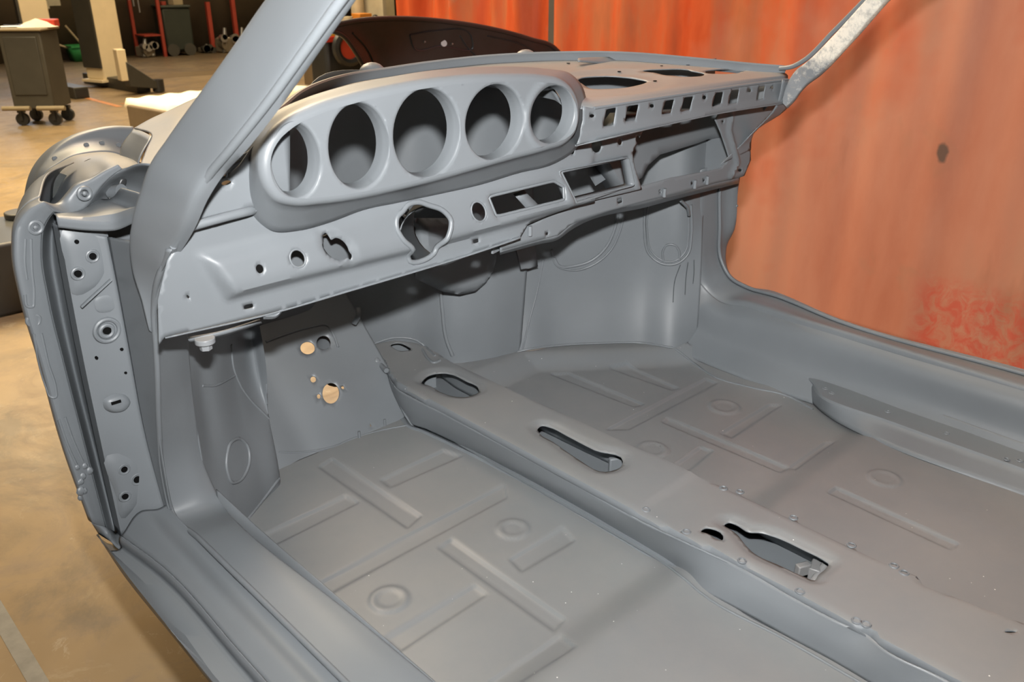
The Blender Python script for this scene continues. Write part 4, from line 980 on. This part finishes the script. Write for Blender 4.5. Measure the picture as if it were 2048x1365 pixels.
# right corner plate under the pillar
patch('cowl_side_inner', [mix([(1484, 352, 'x', .69), (1440, 362, 'x', .69), (1385, 372, 'x', .69)]), mix([(1496, 270, 'x', .69), (1445, 285, 'x', .69), (1385, 300, 'x', .69)]), mix([(1580, 166, 'x', .69), (1500, 162, 'x', .69), (1400, 168, 'x', .69)])], PR, SH, nu=16, nv=6, toward=(-1, 0, 1.2))
patch('dash_corner_plate', [mix([(1566, 160, 'y', .984), (1556, 205, 'y', .99), (1500, 272, 'y', 1.05), (1440, 330, 'y', 1.06)]) + 0, mix([(1594, 172, 'y', .99), (1578, 212, 'y', 1.0), (1504, 276, 'y', 1.06), (1502, 300, 'y', 1.06)])], PR, SH, nu=20, nv=6)

# lower dash panel
YL = 1.045
lowo = [(318, 690), (316, 600), (335, 520), (365, 470), (395, 440), (470, 425), (560, 430), (700, 395), (800, 362), (900, 345), (1000, 335), (1100, 310), (1165, 285), (1210, 268), (1290, 250), (1286, 262), (1265, 306), (1270, 335), (1284, 378), (1140, 412), (1055, 450), (1041, 474), (953, 504), (850, 536), (700, 580), (545, 625), (430, 652), (330, 674)]
steer = smoothpoly([(782, 450), (786, 432), (798, 421), (811, 408), (832, 403), (852, 409), (876, 418), (889, 436), (886, 455), (878, 478), (868, 508), (820, 523), (812, 494), (791, 474)], 70)
ign = [(662 + 24 * cos(a), 491 + 21 * sin(a)) for a in np.linspace(-2.0, 3.6, 26)]
ign = [(640, 468), (646, 464), (651, 470), (655, 477), (664, 473), (676, 478), (684, 488), (687, 499), (692, 507), (689, 515), (683, 512), (676, 515), (662, 514), (648, 507), (640, 496), (637, 488), (640, 480)]
lh = [steer, smoothpoly(ign, 50), ell(507, 532, 7.5, 8.5, 22), ell(583, 512, 15, 17, 30), ell(376, 594, 4, 2.5, 12, 50), rnd([(487, 611), (506, 607), (507, 616), (488, 620)], .3), rnd([(946, 480), (957, 477), (958, 485), (947, 488)], .3), ell(945, 420, 14, 19, 30),
      rnd([(971, 392), (1102, 361), (1119, 372), (1116, 397), (980, 430)], .1, 4), rnd([(1119, 343), (1258, 316), (1270, 371), (1140, 404)], .06, 4), rnd([(1234, 400), (1245, 397), (1246, 404), (1235, 407)], .3) if False else ell(1010, 480, 3, 3, 8),
      ell(1145, 302, 4.5, 7, 18), ell(1193, 292, 10, 13.5, 26), ell(1240, 284, 4.5, 6.5, 18), ell(1276, 279, 4, 8, 18), rnd([(1230, 400), (1244, 396), (1246, 402), (1232, 406)], .3) if False else ell(735, 412, 2, 2, 6)]
lh = lh[:10] + lh[11:15]
facepx = [(386, 506), (600, 452), (745, 404), (775, 395), (800, 376), (850, 360), (1000, 345), (1190, 300), (1190, 410), (1105, 431), (820, 512), (600, 566), (447, 607)]
fp2 = [tuple(on(u, v, 'y', YL)[[0, 2]]) for u, v in facepx]
st_o = [tuple(on(u, v, 'y', YL)[[0, 2]]) for u, v in steer]; rads = [tuple(on(u, v, 'y', YL)[[0, 2]]) for u, v in lh[8]]; big = [tuple(on(u, v, 'y', YL)[[0, 2]]) for u, v in lh[9]]
ig2 = [tuple(on(u, v, 'y', YL)[[0, 2]]) for u, v in [(632, 458), (665, 462), (690, 478), (702, 515), (690, 528), (650, 515), (634, 495)]]
def low_rel(P):
    d = sdf(P, fp2); y = -.020 * sstep(d, -.001, .020)
    # tilt of the face: top leans away
    y += np.where(d > 0, np.clip((P[:, 1] - 1.02) * .25, 0, .02), 0) * sstep(d, 0, .02)
    for h in (rads, big):
        dd = segdist(P, h); y += .004 * sstep(-dd, -.008, 0)
    y += .004 * sstep(sdf(P, ig2), -.003, .003)
    return y
low, _ = plane_sheet('dash_lower_panel', lowo, lh, 'y', YL, PR, SH, relief=low_rel, step=.006, th=.0016)
patch('dash_lower_flange', [mix([(330, 675, 'y', YL), (545, 626, 'y', YL), (700, 581, 'y', YL - .012), (850, 537, 'y', YL - .012), (953, 505, 'y', YL - .012), (1041, 475, 'y', YL - .012)]),
                            mix([(330, 670, 'y', YL + .035), (545, 618, 'y', YL + .035), (700, 573, 'y', YL + .03), (850, 529, 'y', YL + .03), (953, 497, 'y', YL + .03), (1041, 467, 'y', YL + .03)])], PR, SH, nu=40, nv=2)
for hh, r_ in ((lh[0], .0045), (lh[8], .0028), (lh[9], .0028), (lh[7], .0018), (lh[3], .0016)):
    q = np.array([tuple(on(u, v, 'y', YL)[[0, 2]]) for u, v in hh]); yy = YL + low_rel(q)
    tube('opening_rim', [np.array([a, y_ + .001, b]) for (a, b), y_ in zip(q, yy)], r_, PR, low, n=0, seg=8, closed=True)
pl = on(590, 520, 'y', 1.10); pl2 = on(668, 500, 'y', 1.10)
MB().box(tuple(pl + ZZ * -.01), (.07, .004, .07), .25).box(tuple(pl2 + ZZ * -.012), (.085, .004, .08), .35).build('flash_catch_plate', PR, SH, .001)  # invented plates, added to catch the flash behind the holes
# steering column tunnel seen through its opening
cs = [on(u, v, 'y', 1.075) for u, v in ((803, 425), (812, 445), (814, 470), (806, 488))]
ce = [p + np.array([.16, .20, -.02]) for p in cs]
solid(tube('steering_column_funnel', mix([(858, 474, 'y', 1.085), (876, 462, 'y', 1.16), (900, 445, 'y', 1.28)]), .05, PR, SH, n=20, seg=32, caps=False, rs=[.050, .062, .075]), .002)
plane_sheet('demister_strap', [(1028, 389), (1047, 380), (1085, 418), (1070, 436)], [], 'y', 1.10, PR, SH, step=.02, th=.003)
# big rectangular opening liner
V = []
bg = np.array([on(u, v, 'y', YL - .01) for u, v in lh[9]]); bb = bg + np.array([0, .022, 0]); bb[:, 0] += (bg[:, 0].mean() - bg[:, 0]) * .03
lo = np.vstack([bg, bg[:1]]); lb_ = np.vstack([bb, bb[:1]])
n_ = len(lo); o = link('opening_liner', mesh(np.vstack([lo, lb_]), [(j, j + 1, n_ + j + 1, n_ + j) for j in range(n_ - 1)]), PR, low, 60); solid(o, .001, 1)

# glove box frame and lower rail
gf = [(1000, 478), (1046, 455), (1060, 447), (1144, 412), (1282, 373), (1342, 356), (1423, 341), (1440, 337), (1452, 326), (1457, 314), (1452, 298), (1442, 268), (1430, 240), (1440, 222), (1572, 198), (1500, 273), (1502, 320), (1489, 352), (1478, 356), (1430, 367), (1357, 388), (1299, 401), (1220, 422), (1150, 446), (1140, 451), (1117, 471), (1078, 481), (1000, 503)]
rid = [tuple(on(u, v, 'y', 1.06)[[0, 2]]) for u, v in ((1462, 232), (1458, 262), (1468, 298), (1475, 325), (1462, 352))]
def gf_rel(P):
    d = segdist(P, rid, False); return -.006 * np.exp(-(d / .007) ** 2)
gfo, _ = plane_sheet('glove_box_frame', gf, [ell(1480, 341, 4, 3, 12), ell(1321, 383, 2.2, 3, 12), ell(1384, 367, 2.2, 3, 12), ell(1408, 360, 2.2, 3, 12), ell(1094, 468, 2.6, 3.4, 12, 30), ell(1446, 243, 1.6, 2.2, 10), rnd([(1234, 400), (1244, 397), (1245, 405), (1236, 408)], .25)], 'y', 1.06, PR, SH, relief=gf_rel, step=.007)
patch('lower_rail_underside', [mix([(1000, 503, 'y', 1.06), (1078, 481, 'y', 1.06), (1117, 471, 'y', 1.06), (1140, 451, 'y', 1.06), (1299, 401, 'y', 1.06), (1478, 357, 'y', 1.06)]), mix([(1000, 510, 'y', 1.12), (1078, 489, 'y', 1.12), (1117, 479, 'y', 1.12), (1140, 462, 'y', 1.12), (1299, 413, 'y', 1.12), (1478, 367, 'y', 1.12)])], PR, SH, nu=50, nv=2)
for u, v in ((1329, 385), (1390, 368), (1415, 360), (1060, 461)):
    p = on(u, v, 'y', 1.057); MB().cyl(p + ZZ * .008, p - ZZ * .010, .004, n=12).build('screw_boss', PR, SH)

# ---- bulkheads and foot wells
# passenger bulkhead, curved
B0 = mix([(.262, 1.48, .485), (1045, 703, 'z', .50), (1110, 694, 'z', .50), (1200, 689, 'z', .50), (1280, 688, 'z', .50), (1345, 697, 'z', .50), (.645, 1.15, .50)])
top = B0.copy(); top[:, 2] = 1.205; top[:, 0] += np.array([.03, .03, .03, .03, .04, .05, .06]); top[:, 1] += np.array([-.02, -.03, -.02, -.01, .0, .03, .06])
midr = B0 * .78 + top * .22; midr[1:6] += np.array([.016, .026, 0])
pb = patch('passenger_bulkhead', [B0, B0 * .9 + midr * .1, midr, B0 * .5 + top * .5 + np.array([.014, .016, 0]), top], PR, SH, nu=80, nv=12)
# centre bulkhead
c0 = mix([(.285, 1.44, .47), (.19, 1.46, .47), (.11, 1.50, .47), (.06, 1.60, .47), (-.15, 1.66, .47), (-.20, 1.64, .64), (-.5, 1.64, .66), (-.66, 1.64, .66)])
c1 = c0 + np.array([.02, -.02, .58]); c1[:3, 0] += .03; c1[:2, 1] -= .0
c1[:, 2] = [1.19, 1.19, 1.19, 1.19, 1.18, 1.12, .97, .96]
cb = patch('centre_bulkhead', [c0, c0 * .6 + c1 * .4, c1], PR, SH, nu=80, nv=10)
bead('weld_seam', [(1087, 520), (1075, 580), (1058, 645), (1045, 700)], [pb, cb], .0022, PR, SH)
bead('weld_seam', [(880, 560), (885, 620), (893, 680), (905, 712)], [cb, pb], .005, PR, SH)
bead('weld_seam', [(960, 742), (1040, 703), (1110, 692), (1200, 687), (1290, 687), (1345, 696)], [pb, cb], .003, PR, SH)
bead('pressed_ring', [(1108, 515), (1118, 532), (1150, 532), (1185, 520), (1212, 495), (1228, 462), (1236, 430)], [pb], .004, PR, SH)
bead('pressed_ring', [(1103, 500), (1112, 530), (1148, 541), (1190, 528), (1222, 500), (1240, 462), (1248, 432)], [pb], .003, PR, SH)
bead('blanking_plate_rim', [(1292, 400), (1289, 460), (1298, 508), (1325, 528), (1352, 528), (1375, 510), (1383, 470), (1382, 410)], [pb], .0035, PR, SH)
bead('blanking_plate_rim', [(1297, 400), (1294, 460), (1303, 503), (1327, 522), (1350, 522), (1370, 505), (1377, 468), (1376, 410)], [pb], .0025, PR, SH)
bead('pressed_dome', [(1327, 524), (1326, 502), (1333, 491), (1350, 491), (1358, 502), (1358, 524)], [pb], .003, PR, SH, n=30)
tube('bonnet_cable_tube', [on(1362, 402, 'y', 1.17), on(1375, 415, 'y', 1.17), on(1378, 430, 'y', 1.18)], .004, PR, SH, n=14)
for px in ([(1361, 530), (1350, 560), (1346, 605)], [(1376, 525), (1372, 555), (1370, 590)], [(1388, 520), (1388, 545), (1386, 568)]):
    bead('paint_run', px, [pb], .0012, plain('dark_paint_run', (.07, .08, .085), .3), SH, n=16)
# hanging plate and half round housing under the middle of the dash
hr = [(842, 440), (1004, 440), (1004, 518), (998, 545), (983, 570), (962, 588), (930, 594), (896, 588), (868, 575), (842, 562)]
bl = [on(u, v, 'y', 1.42) for u, v in hr]
def house(P): return np.stack([P[:, 0], 1.42 + .0 * P[:, 0], P[:, 1]], 1)
hp = [tuple(p[[0, 2]]) for p in bl]
hpz = sheet('heater_housing', hp, [], lambda P: np.stack([P[:, 0], 1.42 + .02 * sstep(.02 - segdist(P, hp), 0, .02), P[:, 1]], 1), PR, SH, step=.01, th=.06)
br, _ = plane_sheet('radio_bracket', [(1030, 490), (1068, 480), (1076, 533), (1043, 539)], [], 'y', 1.38, PR, SH, step=.02, th=.004)
tube('cable_clip', mix([(716, 616, 'y', 1.55), (717, 630, 'y', 1.54), (708, 648, 'y', 1.55)]), .006, PR, SH, n=12, flat=.4)

# driver's toe board on a slope with pedal openings
P0 = np.array([0, 1.40, ZF]); NRM = np.cross(np.array([1., 0, 0]), np.array([0, .20, .18])); E2 = np.array([0, .20, .18]) / np.hypot(.2, .18); NRM /= np.linalg.norm(NRM)
def toe(u, v):
    d = ray(u, v); t = ((P0 - CAM) @ NRM) / (d @ NRM); q = CAM + d * t - P0; return (q[0], q @ E2)
def toe3(P): return P0 + np.stack([P[:, 0], P[:, 1] * E2[1], P[:, 1] * E2[2]], 1) + NRM * 0
def toe_rel(P):
    b = toe3(P); a = np.hypot(P[:, 0] + .25, P[:, 1] - .13)
    b = b + np.outer(.012 * np.exp(-(a / .07) ** 2) - .006 * np.exp(-((P[:, 0] + .36) / .03) ** 2), NRM if NRM[2] > 0 else -NRM); return b
th_ = [ell(659, 791, 17, 20, 30), ell(647, 686, 14, 14, 24, 30), ell(615, 697, 14.5, 13, 24), ell(624, 763, 5.5, 6.5, 14), ell(683, 779, 3.4, 3.6, 12), ell(635, 797, 3.5, 4.5, 12), [(739, 845), (743, 853), (741, 854)]]
thp = [[toe(*p) for p in h] for h in th_]
toeb = sheet('toe_board', [(-.66, -.003), (-.10, -.003), (-.085, .10), (-.085, .36), (-.66, .36)], thp, toe_rel, PR, SH, step=.012, th=.002)
bead('weld_seam', [(532, 684), (575, 668), (620, 655), (655, 652), (668, 672), (676, 695)], [toeb, cb], .003, PR, SH)
bead('weld_seam', [(558, 905), (600, 905), (672, 892), (700, 880), (760, 862), (822, 850)], [toeb, floor_pan], .002, PR, SH)
for u, v in ((770, 852), (719, 876)):
    p = on(u, v, 'z', ZF); MB().cyl(p, p + ZZ * .016, .003).build('threaded_stud', PR, SH)
# pipe beside the tunnel
tube('pipe_stub', mix([(757, 727, 'y', 1.52), (773, 742, 'y', 1.47)]), .006, PR, SH, n=8)
MB().sph(tuple(on(752, 725, 'y', 1.52)), .013, 12).build('pipe_boss', PR, SH)
patch('tunnel_front_web', [mix([(776, 742, 'z', ZT - .004), (786, 770, 'z', .53), (795, 800, 'z', .51), (808, 830, 'z', .49), (822, 852, 'z', .472)]), mix([(784, 748, 'z', ZT - .006), (800, 775, 'z', .53), (812, 805, 'z', .51), (825, 832, 'z', .488), (834, 853, 'z', .474)])], PR, SH, nu=30, nv=4)
bead('tunnel_weld', [(845, 700), (856, 718), (868, 726), (880, 722)], [TUN, cb], .004, PR, SH)
bead('tunnel_weld', [(672, 712), (690, 700), (740, 690), (790, 676), (830, 680), (870, 712)], [TUN, cb], .003, PR, SH)

# left foot well wall with pressed ring
wx = np.array([(-.637, 1.245), (-.60, 1.258), (-.572, 1.277), (-.51, 1.318), (-.447, 1.364), (-.445, 1.38), (-.45, 1.66)])
w0 = np.array([(x, y, .45) for x, y in wx]); w2 = np.array([(x, y, .96) for x, y in wx]); w1 = w0 * .5 + w2 * .5; w1[1:5, 1] += .03; w1[3:6, 0] += .012; w1[3:6, 1] += .03
fw_ = patch('driver_wheelhouse', [w0, w0 * .9 + w2 * .1, w1, w2], PR, SH, nu=70, nv=10, toward=(-.2, .6, .8))
bead('pressed_ring', [(455, 905), (462, 885), (478, 878), (493, 890), (499, 918), (492, 945), (478, 963), (465, 966), (455, 945)], [fw_], .0032, PR, SH, closed=True)
bead('weld_seam', [(462, 690), (468, 740), (480, 770), (500, 800), (530, 830), (545, 845)], [fw_], .0025, PR, SH)
bead('weld_seam', [(405, 772), (430, 772), (455, 760), (470, 752)], [fw_], .002, PR, SH)
bead('weld_seam', [(486, 1050), (520, 1008), (558, 958)], [fw_, floor_pan], .003, PR, SH)
# dash mounting bracket with bolt on the left
patch('dash_mount_bracket', [mix([(376, 680, 'y', 1.10), (440, 668, 'y', 1.09), (522, 643, 'y', 1.09)]), mix([(382, 688, 'y', 1.11), (444, 674, 'y', 1.10), (524, 647, 'y', 1.10)])], PR, SH, nu=20, nv=2, th=.004)
p = on(409, 676, 'y', 1.09); MB().cyl(p, p - ZZ * .008, .014, n=18).cyl(p - ZZ * .008, p - ZZ * .018, .009, n=6).build('mount_bolt', plain('primed_bolt', (.2, .21, .22), .35), SH, .001)
tube('wire_clip', mix([(528, 632, 'y', 1.05), (550, 630, 'y', 1.05), (565, 612, 'y', 1.05)]), .005, PR, SH, n=12, seg=4)
MB().box(tuple(on(993, 497, 'y', 1.07)), (.03, .004, .012), .3).build('tab', PR, SH)
# glove box duct
plane_sheet('fresh_air_duct', [(1240, 372), (1280, 355), (1297, 331), (1325, 310), (1350, 303), (1400, 288), (1430, 277), (1470, 276), (1480, 215), (1270, 235), (1215, 300)], [], 'y', 1.16, PR, SH, step=.015, th=.05, relief=lambda P: .02 * np.sin((P[:, 1] - 1.0) * 16))

# ---- right side: band, sill, flange, seat rail
RI = mix([(1402, 340, 'x', .672), (1397, 387, 'x', .672), (1396, 460, 'x', .672), (1397, 534, 'x', .675), (1408, 578, 'x', .68), (1430, 598, 'x', .685), (1480, 606, 'x', .69), (1600, 640, 'x', .69), (2048, 775, 'x', .69), (.68, -.6, .62)])
RS = mix([(1440, 335, 'x', .735), (1438, 373, 'x', .738), (1438, 450, 'x', .742), (1441, 523, 'x', .745), (1460, 558, 'x', .745), (1490, 576, 'x', .745), (1550, 594, 'x', .745), (1672, 644, 'x', .745), (2048, 752, 'x', .745), (.745, -.6, .632)])
RF = mix([(1479, 350, 'x', .80), (1475, 375, 'x', .80), (1468, 455, 'x', .80), (1452, 495, 'x', .80), (1453, 535, 'x', .795), (1466, 560, 'x', .79), (1550, 585, 'x', .785), (1672, 637, 'x', .785), (2048, 741, 'x', .785), (.785, -.6, .64)])
patch('door_opening_band', [RI + np.array([-.004, .012, -.012]), RI, RI * .5 + RS * .5 + np.array([0, -.002, .003]), RS], PR, SH, nu=140, nv=5, toward=(-1, 0, 1.4))
tube('door_seal_flange', RS + np.array([0, -.002, .004]), .005, PR, SH, n=160, seg=8)
patch('outer_door_flange', [RS + np.array([.006, .004, -.006]), RS * .5 + RF * .5 + np.array([0, .006, -.01]), RF, RF + np.array([.012, .02, -.03]), RF + np.array([.01, .03, -.2])], PR, SH, nu=120, nv=4, toward=(-1, 0, 1.8))
tube('flange_clip', mix([(1452, 418, 'x', .78), (1470, 408, 'x', .80), (1474, 414, 'x', .80)]), .004, PR, SH, n=10)
# inner wall of the right sill running up from the floor
S0 = mix([(.600, 1.215, .49), (.598, 1.10, .483), (.598, 1.0, .48), (.604, .88, .475), (.612, .78, .475), (.615, .62, .49), (.615, .35, .49), (.61, -.6, .49)])
Sm = mix([(.655, 1.20, .62), (.662, 1.10, .60), (.665, 1.0, .60), (.668, .85, .60), (.668, .78, .60), (.668, .62, .60), (.668, .35, .60), (.66, -.6, .60)])
St = mix([(.674, 1.18, .66), (1440, 603, 'x', .685), (1490, 612, 'x', .69), (1560, 634, 'x', .69), (1640, 657, 'x', .69), (1780, 700, 'x', .69), (2048, 778, 'x', .69), (.68, -.6, .615)])
rsw = patch('sill_inner_wall', [S0, S0 * .55 + Sm * .45 + np.array([.020, 0, 0]), Sm, St], PR, SH, nu=110, nv=8, toward=(-1, .5, 1.2))
# boxed seat rail against it
zr = .515
E0 = mix([(1618, 800, 'z', .475), (1640, 822, 'z', .475), (1765, 888, 'z', .49), (2048, 992, 'z', .49), (.555, -.6, .49)])
E1 = mix([(1622, 770, 'z', .505), (1645, 795, 'z', zr), (1780, 845, 'z', zr), (2048, 941, 'z', zr), (.575, -.3, zr)])
E2_ = mix([(1598, 742, 'z', .52), (1640, 757, 'z', zr + .005), (1790, 812, 'z', zr + .005), (2048, 906, 'z', zr + .005), (.645, -.3, zr + .005)])
rail = patch('seat_rail', [E0, E1 + np.array([0, 0, -.004]), E1 + np.array([.004, 0, .001]), E2_, E2_ + np.array([.01, 0, .015])], PR, SH, nu=80, nv=4, toward=(-1, .5, 1.4), linear=True)
for u, v in ((1651, 778), (1664, 787), (1776, 824), (1893, 867), (2013, 919), (2040, 922)):
    p = on(u, v, 'z', zr + .003); MB().torus(tuple(p), (0, 0, 1), .005, .0016, 14, 6).build('rail_hole', PR, SH)
bead('floor_seal_bead', [(1350, 698), (1435, 757), (1500, 775), (1580, 795), (1612, 812), (1626, 820)], [floor_pan, rsw, pb], .003, PR, SH)
bead('floor_seal_bead', [(835, 858), (950, 912), (1100, 993), (1305, 1112), (1370, 1160), (1400, 1186), (1570, 1280), (1740, 1378)], [floor_pan, tside], .0025, PR, SH)
# left outer rocker under side and shell underside
MB().box((.015, .6, .44), (1.22, 1.8, .02)).build('underfloor', BLACK, SH) if False else None
for sx in (-1, 1):
    MB().box((.015 + sx * .70, .5, .45), (.12, 1.6, .14)).build('rocker_box', PR, SH, .01)
# front luggage floor and right fender, beyond the cowl
patch('luggage_floor', [mix([(-.45, 1.68, .72), (0, 1.68, .72), (.5, 1.68, .72)]), mix([(-.4, 2.4, .66), (0, 2.4, .66), (.45, 2.4, .66)])], PR, SH, nu=10, nv=6, toward=(0, 2, 3))
patch('fender_skin', [mix([(.80, 1.3, 1.0), (.80, 1.6, 1.06), (.72, 2.0, 1.0), (.6, 2.4, .85)]), mix([(.83, 1.3, .8), (.84, 1.6, .9), (.78, 2.0, .8), (.66, 2.4, .6)])], PR, SH, nu=20, nv=6, toward=(3, 1.4, .8))
patch('luggage_rail', [mix([(.62, 1.3, 1.06), (.60, 1.6, 1.04), (.55, 2.0, .98), (.45, 2.4, .85)]), mix([(.80, 1.3, 1.0), (.80, 1.6, 1.06), (.72, 2.0, 1.0), (.6, 2.4, .85)])], PRD, SH, nu=20, nv=6, toward=(0, 1.6, 3))
patch('wheelhouse_side', [mix([(-.45, 1.66, .72), (-.47, 2.0, .7), (-.42, 2.4, .66)]), mix([(-.52, 1.66, 1.02), (-.5, 2.0, .98), (-.42, 2.4, .85)])], PR, SH, nu=14, nv=6, toward=(0, 2, 1))
patch('wheelhouse_side', [mix([(.5, 1.5, .72), (.5, 2.0, .7), (.45, 2.4, .66)]), mix([(.6, 1.5, 1.05), (.55, 2.0, .98), (.45, 2.4, .85)])], PR, SH, nu=14, nv=6, toward=(0, 2, 1))

# bonnet lid standing on edge beyond the nose
YH = 2.85
hp_ = [(655, 56), (690, 46), (740, 39), (820, 37.5), (900, 44), (985, 58), (1060, 78), (1110, 97), (1122, 112)]
top3 = np.array([on(u, v, 'y', YH) for u, v in hp_])
hb = thing('bonnet_lid', (float(top3[:, 0].mean()), YH, 0), 'dark grey bonnet lid standing on edge beyond the dashboard, its inner side showing', 'car bonnet')
sx = (top3[:, 0] - top3[0, 0]) / (top3[-1, 0] - top3[0, 0])
def hrow(u, v, k, dy):   # a row across the lid whose left end shows at pixel (u, v)
    l = on(u, v, 'y', YH); xr = top3[-1, 0] - .01 * k; d = top3[0, 2] - l[2]
    return np.array([(l[0] + (xr - l[0]) * f, YH + dy * (1 if 0 < i < len(sx) - 1 else .3), z - d) for i, (f, z) in enumerate(zip(sx, top3[:, 2]))])
r1, r2, r3 = hrow(688, 72, 1, .012), hrow(716, 106, 2, .035), hrow(740, 148, 3, .05)
low3 = np.array([(r3[0, 0] + .03 + (r3[-1, 0] - r3[0, 0] - .08) * f, YH + .02, .02) for f in sx])
lid = patch('inner_skin', [top3, r1, r2, r3, r3 * .5 + low3 * .5 + np.array([0, .03, 0]), low3], DARKP, hb, nu=80, nv=8, th=.012)
rim = np.vstack([[low3[0]], [r3[0]], [r2[0]], [r1[0]], top3, [r2[-1]], [r3[-1]], [low3[-1]]])
tube('rolled_edge', rim, .010, plain('dark_edge_paint', (.03, .03, .03), .35), hb, n=160)
MID = plain('dark_frame_paint', (.04, .042, .045), .3)
for px in ([(820, 70), (870, 62), (940, 68), (945, 95), (880, 92), (830, 98), (820, 70)], [(975, 72), (1050, 92), (1080, 110)], [(705, 66), (735, 100), (752, 140)], [(920, 72), (935, 95), (952, 112)]):
    bead('frame_pressing', px, [lid], .006, MID, hb, n=40, flat=.5)
h = cast(887, 87, bvh_of([lid])); hn = Vector((-.3, -1, .2)).normalized()
MB().cyl(h[0], h[0] + hn * .006, .013, n=24).build('latch_plug', plain('pale_plug', (.6, .6, .6), .4), hb)
for u, v in ((849, 84), (904, 88)):
    h = cast(u, v, bvh_of([lid])); MB().cyl(h[0], h[0] + hn * .006, .004, n=12).build('stud', STEEL, hb)
# washer nozzle bumps / hinge humps ahead of the cowl
for u, v in ((772, 133), (1083, 106)):
    p = wpoint(u, v) + np.array([0, .05, -.015]); MB().sph(tuple(p), .022, 18, (1.3, 1, .9)).build('bonnet_hinge_cover', PRD, SH)

# trestles under the shell
for i, (x, y, lb) in enumerate(((-.68, .1, 'steel trestle under the left sill of the car body, rear one'), (-.68, 1.1, 'steel trestle under the left sill of the car body, front one'), (.71, .1, 'steel trestle under the right sill of the car body, rear one'), (.71, 1.1, 'steel trestle under the right sill of the car body, front one'))):
    r = thing('support_trestle', (x, y, 0), lb, 'stand', 'trestles under the car body')
    keep(MB().box((x, y, .369), (.10, .22, .02)).build('saddle', DGREY, None), r)
    for sy in (-1, 1): keep(MB().box((x, y + sy * .08, .18), (.03, .03, .36)).build('leg', DGREY, None), r)
    keep(MB().box((x, y, .01), (.2, .26, .02)).build('base', DGREY, None), r)

# windscreen header over the frame, joining the pillars
tube('windscreen_header', [on(865, -365, 'x', -.56) + np.array([0, 0, .0]), np.array([-.3, .50, 1.64]), np.array([.05, .52, 1.66]), np.array([.35, .50, 1.64]), on(2110, -410, 'x', .52)], .022, PR, SH, n=50, seg=14)
